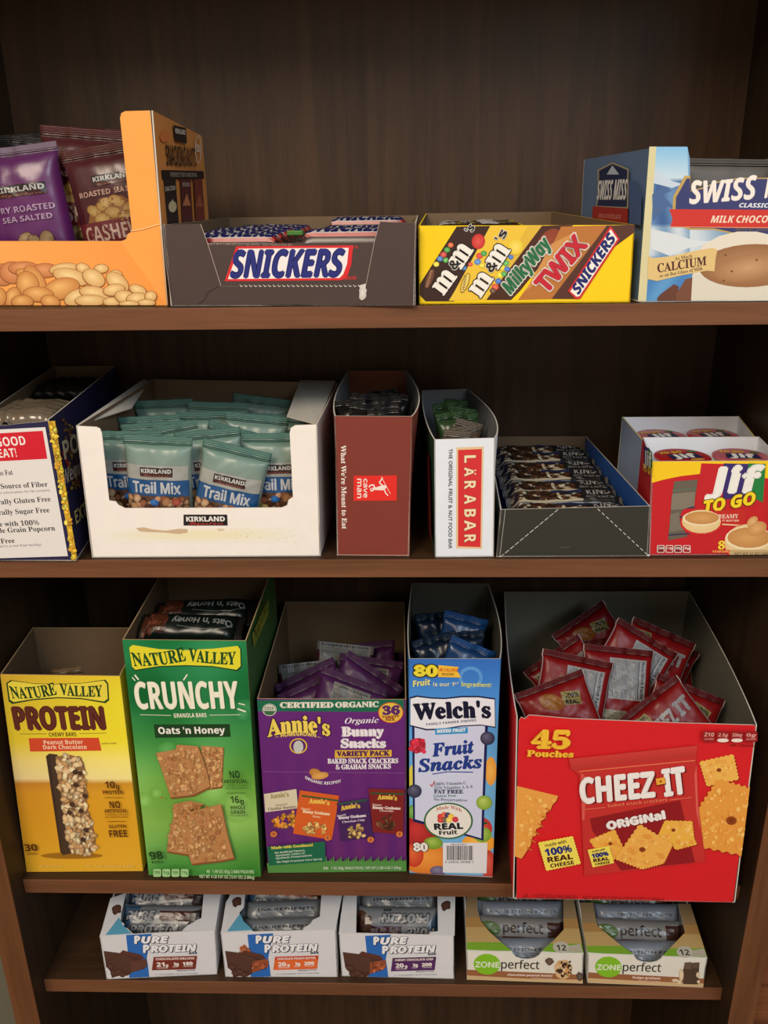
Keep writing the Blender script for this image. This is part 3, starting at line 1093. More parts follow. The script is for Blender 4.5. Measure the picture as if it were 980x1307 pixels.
a.flush(jb.front)
s_ = plane_art(jb, side_plane(jb, 'L'), (780, 530, 4.9))
s_.lift = 0.0008
s_.group('side_logo')
s_.poly([(210, 190), (238, 205), (238, 330), (210, 320)], (50, 40, 100))
s_.poly([(238, 200), (262, 235), (262, 330), (238, 330)], (36, 110, 56))
s_.text('Jif', 212, 300, 258, 330, 75, (230, 230, 226), 'B', bold=2)
s_.text('TO GO', 205, 345, 262, 380, 40, (226, 190, 50), 'I', bold=1)
s_.flush(jb.L)
j2 = carton('peanut_butter_carton', 'second peanut butter cup carton tucked behind the front one', Z2, (819, 561), (964, 558), (956, 661), (818, 664),
            [(0.238, 0.166), (0.366, 0.166)], (Z2 + 0.098, Z2 + 0.098), card('jif_red', 0), mat('inner_white', 0), edge=card('pale_yellow', (206, 190, 110)),
            sideL=card('pale_blue', (140, 156, 184)))


DARKC = mat('brown_card_inside', (104, 84, 62), rough=0.9, spec=0.1)
# ---- yellow protein bar carton, third shelf
yb = carton('bar_carton', 'yellow carton picturing one upright peanut bar, leftmost on the third shelf', Z3, (0, 861), (153, 863), (182.5, 1112), (34, 1113),
            [(-0.437, 0.116), (-0.3055, 0.116)], (Z3 + 0.262, Z3 + 0.262), card('golden', (232, 184, 40)), DARKC, edge=mat('card_edge_tan', (176, 150, 110), rough=0.9))
a = yb.art
a.c = (0, 740, 3.268)


def mixc(stops, t):
    for (p0, c0), (p1, c1) in zip(stops[:-1], stops[1:]):
        if t <= p1:
            k = max(0, (t - p0) / (p1 - p0))
            return tuple(x * (1 - k) + y * k for x, y in zip(c0, c1))
    return stops[-1][1]


YS = [(0, (222, 190, 50)), (0.12, (226, 204, 50)), (0.33, (236, 214, 50)), (0.44, (246, 226, 130)), (0.53, (244, 224, 150)), (0.55, (206, 142, 44)), (0.6, (220, 158, 40)), (0.75, (222, 160, 36)), (1, (230, 176, 48))]
a.group('sunset_picture')
a.field([(2, 398), (500, 402), (597, 1216), (112, 1218)], lambda s, t: tuple(v + d * (0.5 - s) * (1 - t) for v, d in zip(mixc(YS, t), (-30, -46, 0))), 8, 40, clip=True)
a.group('brand_banner')
G_ = (36, 66, 30)
bn = [(26, 428), (45, 416), (140, 430), (240, 432), (340, 428), (440, 414), (452, 430), (456, 500), (440, 513), (340, 496), (240, 492), (140, 500), (52, 516), (36, 505)]
a.poly([(x, y + 2) for x, y in bn], G_)
a.poly([(238 + (x - 238) * 0.97, 466 + (y - 466) * 0.88) for x, y in bn], (232, 214, 70))
a.text('NATURE', 52, 494, 238, 478, 46, G_, 'S', arc=-6, bold=0.8, grow=0.12)
a.text('VALLEY', 252, 478, 428, 486, 42, G_, 'S', arc=-4, bold=0.8, grow=0.12)
a.group('title_lettering')
a.text('PROTEIN', 68, 624, 440, 622, 92, (96, 44, 34), 'B', arc=0, bold=5)
a.text('CHEWY BARS', 206, 654, 320, 652, 17, (70, 50, 24), 'B')
a.line([(84, 643), (194, 642)], 2, (90, 70, 30))
a.line([(332, 641), (444, 639)], 2, (90, 70, 30))
a.group('flavour_tag')
a.poly([(120, 660), (412, 658), (424, 712), (126, 716)], (212, 76, 44))
a.text('Peanut Butter', 184, 686, 347, 684, 17, (244, 214, 180), 'B')
a.text('Dark Chocolate', 182, 706, 363, 705, 17, (244, 214, 180), 'B')
a.text('NATURALLY FLAVORED', 424, 686, 486, 684, 6, (150, 120, 40), 'B')
a.group('bar_picture')
a.ell(300, 1150, 130, 14, (170, 118, 30), 0, (150, 100, 26))
a.poly([(192, 735), (206, 724), (232, 730), (262, 1146), (252, 1134)], (62, 46, 36))
a.poly([(206, 724), (240, 728), (300, 1140), (262, 1148)], (74, 56, 42))
barp = [(232, 736), (290, 728), (340, 742), (358, 790), (352, 850), (370, 890), (360, 940), (385, 1000), (395, 1060), (402, 1110), (385, 1138), (330, 1146), (296, 1138), (270, 1020), (255, 900), (238, 800)]
a.poly(barp, (150, 112, 74))
a.crumble(barp, 210, [(206, 172, 126), (214, 184, 140), (190, 152, 104), (176, 136, 90), (222, 196, 156)], 10, 19, asp=0.62, dk=0.74)
for k in range(10):
    x, y = a.rnd.uniform(290, 370), a.rnd.uniform(780, 1080)
    if inpoly(x, y, barp):
        a.ell(x, y, 11, 9, (60, 40, 32), 30, (84, 60, 50))
a.group('claim_lettering')
Br = (84, 44, 20)
a.text('10', 444, 862, 484, 862, 28, Br, 'B')
a.text('g', 488, 864, 502, 864, 20, Br, 'B')
a.text('PROTEIN', 434, 887, 517, 887, 15, Br, 'B')
a.line([(440, 901), (518, 901)], 2, Br)
a.sub()
a.text('NO', 463, 945, 507, 944, 28, Br, 'B')
a.text('ARTIFICIAL', 440, 964, 536, 962, 14, Br, 'B')
a.text('FLAVORS, COLORS', 442, 975, 538, 974, 7, Br, 'R')
a.text('OR SWEETENERS', 442, 986, 538, 985, 7, Br, 'R')
a.line([(452, 1001), (530, 999)], 2, Br)
a.sub()
a.text('GLUTEN', 459, 1028, 530, 1026, 13, Br, 'B')
a.text('FREE', 462, 1066, 536, 1064, 29, Br, 'B')
a.sub()
a.text('30', 110, 1124, 163, 1122, 28, Br, 'B')
a.text('BARS', 120, 1140, 163, 1139, 10, (110, 70, 30), 'R')
a.text('30 - 1.42 OZ (40g) BARS', 362, 1190, 560, 1192, 10, (240, 206, 110), 'R')
a.text('NET WT 42.6 OZ', 170, 1190, 260, 1190, 9, (240, 206, 110), 'R')
a.flush(yb.front)

# ---- green granola carton
gb = carton('bar_carton', 'tall green carton picturing granola squares, between the yellow and purple cartons', Z3, (156, 816.5), (314, 818), (333, 1119), (190, 1117),
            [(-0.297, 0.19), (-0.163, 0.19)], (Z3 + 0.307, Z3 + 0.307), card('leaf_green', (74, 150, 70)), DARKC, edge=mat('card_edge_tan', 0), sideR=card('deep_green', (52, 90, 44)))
a = gb.art
a.c = (140, 730, 3.188)


def green(s, t):
    c = mixc([(0, (30, 128, 72)), (0.25, (34, 124, 72)), (0.45, (70, 150, 70)), (0.6, (120, 180, 80)), (0.78, (140, 192, 90)), (1, (66, 142, 62))], t)
    k = 18 * math.sin(6 * s + 9 * t) * math.sin(8 * t - 3 * s)
    d = -36 * max(0, 1 - ((s - 0.05) ** 2 * 9 + (t - 0.2) ** 2 * 60))
    return tuple(min(255, max(0, v + k + d)) for v in c)


a.group('leafy_background')
a.field([(52, 276), (556, 279), (616, 1242), (160, 1238)], green, 20, 44, clip=True)
for x, y, r_ in ((235, 735, 44), (140, 930, 34), (520, 960, 60), (550, 560, 44), (190, 900, 26), (420, 880, 60), (540, 580, 30)):
    a.ell(x, y, r_, r_, green((x - 80) / 500, (y - 280) / 960), 0, tuple(min(255, v + 34) for v in green((x - 80) / 500, (y - 280) / 960)), clip=True)
a.group('brand_banner')
bn = [(76, 306), (90, 294), (200, 312), (310, 316), (420, 310), (524, 298), (534, 312), (536, 384), (520, 400), (420, 384), (310, 380), (200, 384), (102, 400), (88, 388)]
a.poly([(x + 2, y + 3) for x, y in bn], (20, 70, 36))
a.poly([(308 + (x - 308) * 0.985, 347 + (y - 347) * 0.95) for x, y in bn], (226, 216, 50))
a.text('NATURE', 100, 382, 312, 360, 50, (24, 74, 36), 'S', arc=-6, bold=1, grow=0.12)
a.text('VALLEY', 322, 360, 512, 376, 46, (24, 74, 36), 'S', arc=-4, bold=1, grow=0.12)
a.group('title_lettering')
Cm = (240, 236, 214)
a.text('CRUNCHY', 112, 556, 528, 554, 108, Cm, 'B', bold=2.0, shadow=((30, 96, 50), 3, 4))
a.line([(92, 428), (104, 442)], 4, Cm)
a.line([(102, 418), (118, 438)], 6, Cm)
a.line([(300, 440), (316, 416)], 5, Cm)
a.line([(524, 534), (550, 540)], 4, Cm)
a.line([(520, 556), (554, 568)], 6, Cm)
a.text('GRANOLA BARS', 262, 592, 395, 590, 17, Cm, 'B')
a.line([(124, 580), (250, 583)], 2, Cm)
a.line([(406, 582), (532, 580)], 2, Cm)
a.group('flavour_tag')
a.poly([(180, 620), (488, 618), (492, 670), (186, 674)], (28, 64, 32))
a.text("Oats 'n Honey", 200, 658, 470, 656, 27, (240, 238, 226), 'B', bold=0.4)
a.group('granola_picture')
gc = [(200, 148, 96), (188, 134, 82), (214, 166, 112), (172, 116, 70), (206, 160, 104)]
for P_ in ([(370, 706), (462, 712), (458, 800), (456, 872), (400, 880), (392, 790)], [(190, 732), (270, 718), (276, 698), (360, 704), (392, 790), (410, 868), (340, 902), (250, 912), (210, 790)],
           [(262, 936), (330, 922), (386, 936), (300, 970), (296, 1040), (322, 1140), (236, 1126), (244, 1060), (262, 990)], [(276, 976), (456, 932), (480, 1050), (508, 1150), (460, 1160), (338, 1174), (300, 1060)]):
    cx, cy = sum(p[0] for p in P_) / len(P_), sum(p[1] for p in P_) / len(P_)
    a.poly([(cx + (x - cx) * 1.02 + 3, cy + (y - cy) * 1.02 + 5) for x, y in P_], (134, 84, 46))
    a.poly(P_, (186, 132, 82))
    a.crumble([(cx + (x - cx) * 0.9, cy + (y - cy) * 0.9) for x, y in P_], 130, gc, 5, 13, hl=0.08, dk=0.84)
for k in range(9):
    a.ell(a.rnd.uniform(205, 400), a.rnd.uniform(890, 1000), 6, 5, (170, 110, 60), 0, jag=0.3, n=7)
a.group('claim_lettering')
Dg = (24, 56, 26)
a.sub()
a.text('NO', 496, 824, 536, 822, 30, Dg, 'B')
a.text('ARTIFICIAL', 470, 844, 566, 842, 15, Dg, 'B')
a.text('FLAVORS, COLORS', 472, 856, 566, 855, 7, Dg, 'R')
a.text('OR SWEETENERS', 474, 867, 568, 866, 7, Dg, 'R')
a.line([(484, 883), (558, 882)], 2, Dg)
a.sub()
a.text('16', 500, 924, 532, 923, 28, Dg, 'B')
a.text('g', 536, 926, 551, 926, 20, Dg, 'B')
a.text('WHOLE', 496, 949, 558, 948, 15, Dg, 'B')
a.text('GRAIN', 498, 967, 556, 966, 14, Dg, 'B')
a.text('PER SERVING*', 496, 978, 568, 977, 8, Dg, 'R')
a.sub()
a.text('98', 174, 1152, 226, 1148, 30, (34, 70, 30), 'B', bold=1)
a.text('BARS', 180, 1168, 226, 1166, 10, (34, 70, 30), 'B')
for k in range(4):
    a.rrect(184 + k * 37, 1190, 216 + k * 37, 1222, 6, (160, 206, 140))
    a.text(['190', '1g', '180', '11g'][k], 188 + k * 37, 1210, 212 + k * 37, 1210, 12, (60, 120, 56), 'B')
a.text('49 - 1.49 OZ (42g) 2-BAR POUCHES', 400, 1206, 592, 1208, 13, (190, 220, 170), 'B')
a.text('NET WT 4 LB 9.01 OZ (73.01 OZ) (2.06kg)', 372, 1226, 594, 1230, 13, (190, 220, 170), 'B')
a.flush(gb.front)
s_ = plane_art(gb, side_plane(gb, 'R'), (180, 740, 5.765))
s_.lift = 0.0008
s_.group('side_banner')
s_.poly([(812, 400), (905, 190), (935, 150), (930, 260), (850, 440), (825, 500)], (120, 126, 40))
s_.text('NATURE', 832, 470, 925, 200, 40, (60, 70, 20), 'S', bold=1)
s_.flush(gb.R)

# ---- purple bunny cracker carton
ab = carton('cracker_carton', 'purple variety-pack carton with green top band and four pouch pictures', Z3, (328, 892), (518.5, 893), (518.5, 1110), (342, 1112),
            [(-0.160, 0.246), (-0.003, 0.246)], (Z3 + 0.2305, Z3 + 0.2305), card('purple', (98, 40, 116)), DARKC, edge=mat('card_edge_tan', 0))
a = ab.art
a.c = (320, 750, 3.438)
a.group('top_band')
a.field([(28, 492), (672, 490), (684, 1242), (76, 1242)], lambda s, t: (100 + 8 * math.sin(40 * s) * t, 40 + 4 * math.sin(40 * s) * t, 120 - 10 * t), 24, 10, clip=True)
a.poly([(26, 494), (670, 490), (672, 545), (30, 542)], (26, 106, 76), True)
a.text('CERTIFIED', 130, 526, 362, 525, 22, (232, 226, 212), 'S', bold=1.6)
a.text('ORGANIC', 372, 525, 560, 522, 22, (232, 226, 212), 'S', bold=1.6)
a.group('organic_seal')
a.ell(82, 536, 31, 27, (216, 214, 200), n=24)
a.ring(82, 536, 28, 24, 2, (50, 100, 70))
a.text('USDA', 62, 536, 102, 536, 14, (50, 90, 60), 'B')
a.poly([(56, 540), (108, 540), (96, 558), (68, 558)], (60, 110, 70))
a.group('count_badge')
a.ell(614, 548, 56, 46, (196, 60, 50), n=30)
a.ell(614, 548, 52, 43, (226, 190, 70), n=30)
a.text('36', 580, 556, 652, 554, 34, (92, 40, 110), 'S', bold=3)
a.text('VARIETY', 576, 570, 652, 566, 10, (150, 40, 40), 'S', bold=0.8, arc=-4)
a.text('PACK', 592, 584, 632, 582, 9, (150, 40, 40), 'S', bold=0.8)
a.group('title_lettering')
Ye = (240, 212, 96)
a.text("Annie's", 76, 654, 346, 650, 68, Ye, 'S', arc=20, bold=2.6, out=((60, 24, 76), 4))
a.text('HOMEGROWN', 132, 656, 286, 656, 17, Ye, 'B', arc=7, bold=0.3)
a.text('~', 108, 662, 124, 660, 14, Ye, 'B')
a.text('~', 290, 660, 306, 664, 14, Ye, 'B')
a.group('round_emblem')
a.ell(209, 694, 39, 34, (226, 188, 60), n=30)
a.ell(209, 694, 33, 29, (90, 40, 110), n=30)
a.ell(209, 698, 22, 28, (196, 196, 192), n=16)
Wn = (238, 232, 236)
a.group('product_lettering')
a.text('Organic', 412, 596, 560, 592, 25, Wn, 'J', shear=0.1)
a.text('Bunny', 400, 650, 582, 648, 38, Wn, 'S', bold=3)
a.text('Snacks', 398, 700, 590, 700, 36, Wn, 'S', bold=3)
a.poly([(370, 712), (618, 711), (618, 740), (368, 746)], (226, 180, 60))
a.text('VARIETY PACK', 378, 738, 608, 735, 20, (84, 36, 90), 'S', bold=1.6)
a.text('BAKED SNACK CRACKERS', 338, 770, 646, 768, 20, Wn, 'S', bold=0.8)
a.text('& GRAHAM SNACKS', 374, 796, 614, 792, 20, Wn, 'S', bold=0.8)
a.line([(54, 806), (676, 812)], 1.6, (150, 100, 160))
a.group('recipe_tag')
a.ell(284, 812, 28, 19, (180, 120, 50), 20, (206, 150, 80))
a.ell(304, 824, 38, 16, (206, 144, 66), -8, (226, 176, 100))
a.text('ORGANIC RECIPES!', 238, 836, 394, 852, 13, Wn, 'B', arc=-18)
a.group('pouch_picture')
a.poly([(62, 900), (205, 882), (200, 1066), (108, 1066), (86, 1058)], (96, 44, 110))
a.poly([(58, 904), (200, 882), (208, 966), (64, 984)], (216, 206, 176))
a.text("Annie's", 88, 924, 168, 914, 20, (170, 156, 110), 'S', bold=1)
a.text('Organic', 110, 958, 164, 950, 9, (120, 100, 80), 'J')
a.text('Cheddar Bunnies', 78, 976, 200, 964, 12, (80, 60, 60), 'S')
a.crumble([(96, 1010), (200, 975), (198, 1040), (100, 1052)], 34, [(206, 126, 44), (190, 108, 36), (220, 146, 60)], 8, 15)
a.poly([(216, 886), (388, 910), (356, 1104), (186, 1076)], (214, 96, 40))
a.poly([(224, 906), (384, 928), (384, 936), (222, 914)], (60, 90, 50))
a.text("Annie's", 254, 944, 344, 952, 20, (240, 200, 90), 'S', bold=1, arc=4)
a.text('Organic', 220, 970, 262, 974, 9, (244, 220, 180), 'J')
a.text('Bunny Grahams', 228, 984, 346, 996, 13, (244, 220, 180), 'S', bold=0.6)
a.text('Honey', 272, 1004, 306, 1007, 9, (244, 220, 180), 'S')
a.crumble([(226, 1040), (296, 1020), (330, 1050), (318, 1080), (230, 1070)], 40, [(222, 180, 110), (206, 160, 90), (190, 140, 76)], 6, 12)
a.poly([(378, 940), (510, 920), (540, 1092), (396, 1108)], (70, 36, 90))
a.poly([(384, 940), (510, 922), (511, 932), (385, 949)], (50, 80, 70))
a.text("Annie's", 398, 974, 480, 962, 20, (232, 196, 80), 'S', bold=1, arc=4)
a.text('Organic', 380, 1002, 420, 994, 9, (230, 220, 230), 'J')
a.text('Bunny Grahams', 386, 1012, 506, 1000, 12, (230, 220, 230), 'S', bold=0.6)
a.text('Chocolate Chip', 402, 1028, 500, 1018, 9, (230, 220, 230), 'S')
a.crumble([(422, 1060), (470, 1026), (502, 1060), (498, 1090), (430, 1092)], 40, [(200, 170, 110), (180, 146, 90), (120, 84, 56)], 6, 11)
a.poly([(516, 876), (674, 880), (668, 1078), (536, 1066)], (126, 36, 36))
a.poly([(524, 892), (672, 896), (672, 904), (525, 900)], (60, 80, 50))
a.text("Annie's", 556, 924, 640, 928, 20, (232, 196, 80), 'S', bold=1, arc=4)
a.text('Organic', 534, 950, 574, 952, 9, (240, 220, 210), 'J')
a.text('Bunny Grahams', 534, 964, 656, 968, 12, (240, 220, 210), 'S', bold=0.6)
a.text('Chocolate', 566, 976, 626, 978, 8, (240, 220, 210), 'S')
a.crumble([(556, 1020), (600, 985), (636, 1020), (626, 1054), (552, 1046)], 40, [(96, 60, 40), (76, 46, 32), (120, 80, 54)], 6, 11)
for x, y, t_ in ((102, 1074, '12'), (338, 1090, '8'), (526, 1098, '8'), (652, 1074, '8')):
    a.ell(x, y, 15, 13, (214, 120, 50))
    a.text(t_, x - (8 if len(t_) > 1 else 4), y + 5, x + (8 if len(t_) > 1 else 4), y + 5, 11, (90, 30, 90), 'B')
a.group('grass_band')
gp = [(76, 1206)]
for k in range(38):
    x = 330 + k * 9.6
    gp += [(x, 1196 + 4 * (k % 3)), (x + 3, 1166 + 8 * ((k * 7) % 4))]
a.poly([(72, 1200), (328, 1192), (684, 1190), (684, 1243), (78, 1243)], (84, 142, 70), True)
for k in range(44):
    x = 326 + k * 8.2
    a.poly([(x, 1196), (x + 6, 1166 + 8 * ((k * 7) % 4)), (x + 9, 1196)], (84, 142, 70), True)
a.group('goodness_tag')
a.poly([(74, 1128), (326, 1104), (328, 1192), (82, 1210)], (28, 104, 74))
a.text('Made with Goodness!', 92, 1138, 274, 1124, 11, (226, 206, 90), 'S', bold=0.6)
Wg = (210, 220, 200)
a.text('No Artificial Flavors,', 108, 1158, 240, 1146, 8, Wg, 'B')
a.text('Synthetic Colors or', 112, 1170, 240, 1158, 8, Wg, 'B')
a.text('Synthetic Preservatives', 112, 1182, 270, 1168, 8, Wg, 'B')
a.text('No High-Fructose Corn Syrup', 116, 1198, 314, 1184, 8, Wg, 'B')
a.text('36', 318, 1226, 340, 1226, 11, Wg, 'B')
a.text('1 OZ (28g) SNACK PACKS / NET WT 2 LBS 4 OZ (1.02kg)', 354, 1226, 660, 1224, 11, Wg, 'B')
a.flush(ab.front)

# ---- blue fruit snack carton
wb = carton('fruit_snack_carton', 'slim tall blue carton with fruit pictures and a small barcode patch', Z3, (522, 841), (638.5, 841), (628.5, 1119), (522.5, 1114),
            [(0.006, 0.192), (0.100, 0.19)], (Z3 + 0.283, Z3 + 0.283), card('sky', (70, 140, 206)), mat('dark_grey_card', (74, 74, 66), rough=0.9), edge=mat('edge_light', (176, 172, 160), rough=0.9), bulge=(0.003, 0.006))
a = wb.art
a.c = (510, 730, 3.267)
a.group('fruit_background')


def fruitbg(s, t):
    return mixc([(0, (50, 108, 190)), (0.1, (60, 126, 206)), (0.16, (70, 140, 214)), (0.4, (96, 166, 222)), (0.6, (110, 176, 222)), (1, (120, 180, 220))], t)


a.field([(40, 358), (424, 358), (388, 1268), (36, 1256)], fruitbg, 6, 20, clip=True)
a.ring(296, 440, 50, 46, 14, (90, 152, 216))
a.ell(60, 860, 26, 60, (220, 206, 80), clip=True)
a.ell(380, 830, 24, 60, (232, 160, 60), 0, (240, 190, 90), clip=True)
for x, y, rx, ry, c, c2 in ((80, 1090, 78, 76, (150, 30, 36), (206, 60, 56)), (330, 1070, 56, 50, (190, 50, 50), (224, 100, 84)), (60, 1000, 30, 30, (90, 150, 60), (140, 190, 90)), (120, 1200, 120, 60, (220, 122, 40), (240, 160, 70)),
                            (330, 1130, 70, 40, (236, 160, 50), (246, 190, 80)), (140, 1130, 40, 26, (110, 150, 40), (170, 200, 90)), (345, 1095, 38, 32, (120, 166, 50), (180, 206, 100)), (370, 1220, 30, 60, (190, 60, 50), (220, 100, 80)),
                            (60, 1180, 40, 50, (200, 60, 40), (226, 110, 60)), (160, 1245, 34, 20, (90, 84, 120), (140, 130, 160))):
    a.ell(x, y, rx, ry, c, 0, c2, clip=True, n=24, off=(-rx * .2, -ry * .3))
a.poly([(310, 1020), (330, 1040), (350, 1018), (352, 1040), (372, 1048), (340, 1056), (310, 1050)], (40, 90, 40))
a.group('logo_panel')
N_ = (28, 32, 86)
a.poly([(52, 640), (368, 640), (352, 1020), (350, 1120), (56, 1040)], N_, True)
a.poly([(62, 640), (356, 640), (342, 1020), (340, 1110), (64, 1030)], (206, 212, 236), True)
wv = [(42, 522), (70, 514), (130, 522), (190, 524), (260, 516), (330, 516), (398, 526), (400, 650), (340, 640), (260, 644), (180, 658), (110, 660), (42, 642)]
a.poly([(x, y) for x, y in wv], (26, 28, 70), True)
a.poly([(220 + (x - 220) * 0.985, 588 + (y - 588) * 0.91) for x, y in wv], (232, 232, 240), True)
a.group('title_lettering')
a.text("Welch's", 62, 616, 378, 606, 64, (22, 24, 50), 'S', bold=3.5, arc=4)
a.text('FAMILY FARMER OWNED', 112, 640, 320, 622, 10, (60, 60, 90), 'B')
a.poly([(148, 652), (284, 646), (284, 672), (148, 678)], (56, 150, 206))
a.text('MIXED FRUIT', 156, 670, 276, 664, 13, (236, 238, 244), 'I', bold=0.5)
Bl = (36, 62, 142)
a.text('Fruit', 138, 768, 312, 752, 52, Bl, 'J', bold=2.4)
a.text('Snacks', 80, 832, 344, 814, 50, Bl, 'J', bold=2.4)
a.line([(136, 842), (200, 832), (306, 834)], 4, Bl)
a.group('claim_lettering')
gr = (90, 96, 104)
a.line([(128, 884), (134, 894), (146, 870)], 4, (190, 40, 40))
a.text('100% Vitamin C', 142, 890, 278, 884, 12, gr, 'S')
a.text('25% Vitamins A & E', 144, 906, 306, 900, 12, gr, 'S')
a.text('FAT FREE', 144, 922, 264, 922, 15, (60, 70, 96), 'S', bold=0.6)
a.text('Gluten Free', 142, 938, 236, 936, 11, (80, 130, 110), 'S')
a.text('No Preservatives', 142, 952, 282, 956, 11, gr, 'S')
a.group('berry_picture')
a.ell(75, 722, 34, 32, (190, 40, 64), 0, (224, 90, 104), jag=0.05)
a.crumble([(45, 700), (104, 700), (104, 748), (48, 750)], 16, [(206, 50, 74), (190, 40, 60)], 8, 11, asp=1)
for x, y in ((366, 692), (62, 912)):
    a.sub()
    a.ell(x, y, 30, 28, (44, 44, 72), 0, (104, 104, 130), off=(-8, -10))
a.sub()
a.ell(352, 960, 33, 30, (130, 166, 50), 0, (190, 214, 110), off=(-8, -10))
a.group('real_fruit_seal')
a.ell(203, 1036, 102, 76, (56, 104, 60), n=36)
a.ell(203, 1036, 95, 70, (232, 230, 220), n=36)
a.text('Made With', 152, 996, 258, 1000, 15, (180, 60, 50), 'S', arc=12)
for x, y, c in ((170, 1018, (200, 50, 50)), (186, 1010, (220, 90, 50)), (200, 1012, (60, 50, 90)), (214, 1018, (230, 180, 60)), (232, 1030, (190, 40, 50)), (186, 1032, (90, 90, 70)), (206, 1032, (240, 200, 90)), (170, 1032, (190, 60, 40))):
    a.ell(x, y, 13, 12, c, 0, tuple(min(255, v + 40) for v in c))
a.text('REAL', 146, 1072, 264, 1068, 24, (30, 34, 40), 'B', bold=1.4)
a.text('Fruit', 166, 1094, 240, 1090, 17, (30, 34, 40), 'B', bold=0.6)
a.group('count_lettering')
a.text('80', 62, 430, 156, 432, 42, (236, 220, 60), 'B', bold=3.5, out=((60, 30, 26), 4))
a.poly([(162, 386), (246, 394), (240, 410), (256, 438), (160, 436)], (240, 190, 60))
a.text('80 CALORIE', 166, 412, 242, 414, 13, (196, 40, 30), 'B')
a.text('POUCHES', 176, 430, 226, 430, 11, (90, 40, 30), 'B')
a.sub()
a.text('Fruit', 56, 476, 130, 468, 24, (234, 228, 130), 'I', bold=0.5)
a.text('is our 1', 140, 474, 226, 474, 16, (224, 226, 190), 'B')
a.text('ST', 228, 466, 246, 466, 8, (224, 226, 190), 'B')
a.text('Ingredient!', 256, 474, 382, 478, 17, (224, 226, 120), 'B')
a.sub()
a.text('80', 60, 1160, 116, 1160, 32, (236, 232, 226), 'B', bold=2, out=((120, 50, 30), 2))
a.group('barcode_patch')
a.poly([(180, 1126), (366, 1126), (362, 1254), (180, 1250)], (222, 222, 226))
x = 196
while x < 304:
    w_ = a.rnd.choice((1.6, 2.4, 3.6))
    a.rect(x, 1138, x + w_, 1198, (60, 60, 66))
    x += w_ + a.rnd.choice((1.8, 2.8))
a.text('0 34856 29908 1', 190, 1210, 306, 1210, 9, (80, 80, 86), 'R')
a.text('WELCHS 80CT', 216, 1135, 280, 1135, 6, (80, 80, 86), 'R')
a.group('crease_line')
a.line([(36, 1258), (386, 1268)], 6, (180, 150, 140))
a.flush(wb.front)

# ---- big red cheese cracker carton
qb = carton('cracker_carton', 'largest carton, bright red, overhanging the third shelf and full of red pouches', Z3, (659, 914), (966, 925), (938, 1152), (654.5, 1147),
            [(0.131, 0.262), (0.368, 0.262), (0.129, 0.262), (0.372, 0.262)], (Z3 + 0.237, Z3 + 0.238), card('cracker_red', (214, 34, 40)), mat('sage_card', (112, 110, 98), rough=0.9, spec=0.1), edge=EDGEC,
            outline=[(86, 745), (90, 250), (96, 60), (104, 46), (118, 52), (134, 38), (300, 52), (700, 68), (985, 76), (994, 80), (906, 752)], crop=(630, 900, 2.970), bulge=(0.003, 0.004),
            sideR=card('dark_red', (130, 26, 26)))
qb.art.c = (630, 900, 2.970)
a = qb.art
Or = (240, 190, 60)


def cracker(P_, base, hole, hr, seed_n, holes=True):
    a.sub()
    a.poly([(x + 3, y + 3) for x, y in P_], (150, 20, 20), True)
    a.poly(P_, base, True)
    mx, my = sum(p[0] for p in P_) / len(P_), sum(p[1] for p in P_) / len(P_)
    a.crumble([(mx + (x - mx) * 0.84, my + (y - my) * 0.84) for x, y in P_], seed_n, [(238, 176, 84), (228, 154, 64), (244, 192, 104), (232, 164, 76)], 4, 11, clip=True, asp=0.8, hl=0.05, dk=0.97)
    if holes:
        a.ell(hole[0], hole[1], hr, hr * 0.8, (150, 70, 26), 0, (120, 50, 20))


def wavy(P_, n, amp):
    out = []
    for (x0, y0), (x1, y1) in zip(P_, P_[1:] + P_[:1]):
        dx, dy = x1 - x0, y1 - y0
        L = math.hypot(dx, dy)
        for k in range(n):
            for q, s_a in ((0, 0), (0.5, 1)):
                t = (k + q) / n
                out.append((x0 + dx * t + dy / L * amp * s_a, y0 + dy * t - dx / L * amp * s_a))
    return out


a.group('cracker_picture')
cracker([(88, 306), (244, 344), (238, 362), (222, 378), (216, 396), (198, 408), (196, 428), (178, 440), (180, 460), (160, 470), (160, 490), (146, 500), (140, 530), (106, 582), (78, 572)], (232, 162, 74), (0, 0), 1, 60, False)
for k in range(6):
    a.line([(196 - k * 14, 388 + k * 30), (214 - k * 14, 398 + k * 30)], 5, (196, 110, 44))
cracker(wavy([(780, 214), (906, 186), (926, 278), (808, 304)], 7, 4), (240, 184, 84), (852, 243), 9, 30)
cracker(wavy([(850, 282), (980, 318), (984, 572), (784, 530), (770, 400)], 6, 9), (232, 158, 66), (898, 432), 20, 90)
a.group('pouch_picture')
Pk = [(282, 198), (770, 146), (764, 200), (776, 400), (800, 586), (560, 616), (342, 640), (334, 460), (322, 260), (300, 240)]
a.poly(Pk, (196, 50, 46), True)
a.field([(284, 200), (768, 150), (764, 188), (292, 240)], lambda s, t: (206 - 20 * t, 64 - 12 * t, 58 - 10 * t), 8, 3)
a.line([(322, 246), (760, 204)], 3, (232, 130, 90))
a.poly([(330, 250), (350, 270), (342, 430), (334, 430)], (216, 90, 80))
a.poly([(766, 220), (772, 380), (780, 470), (765, 400), (758, 260)], (220, 96, 84))
a.poly([(362, 424), (704, 354), (760, 590), (480, 620), (372, 470)], (144, 26, 32))
a.group('pouch_crackers')
cracker(wavy([(362, 506), (456, 466), (500, 560), (420, 590)], 6, 3), (236, 176, 70), (440, 518), 8, 24)
cracker(wavy([(646, 432), (748, 434), (756, 500), (766, 520), (690, 540), (620, 490)], 6, 3), (236, 180, 70), (678, 466), 8, 26)
cracker(wavy([(550, 446), (674, 520), (640, 590), (560, 612), (460, 574)], 8, 5), (238, 176, 80), (560, 538), 12, 50)
a.group('title_lettering')
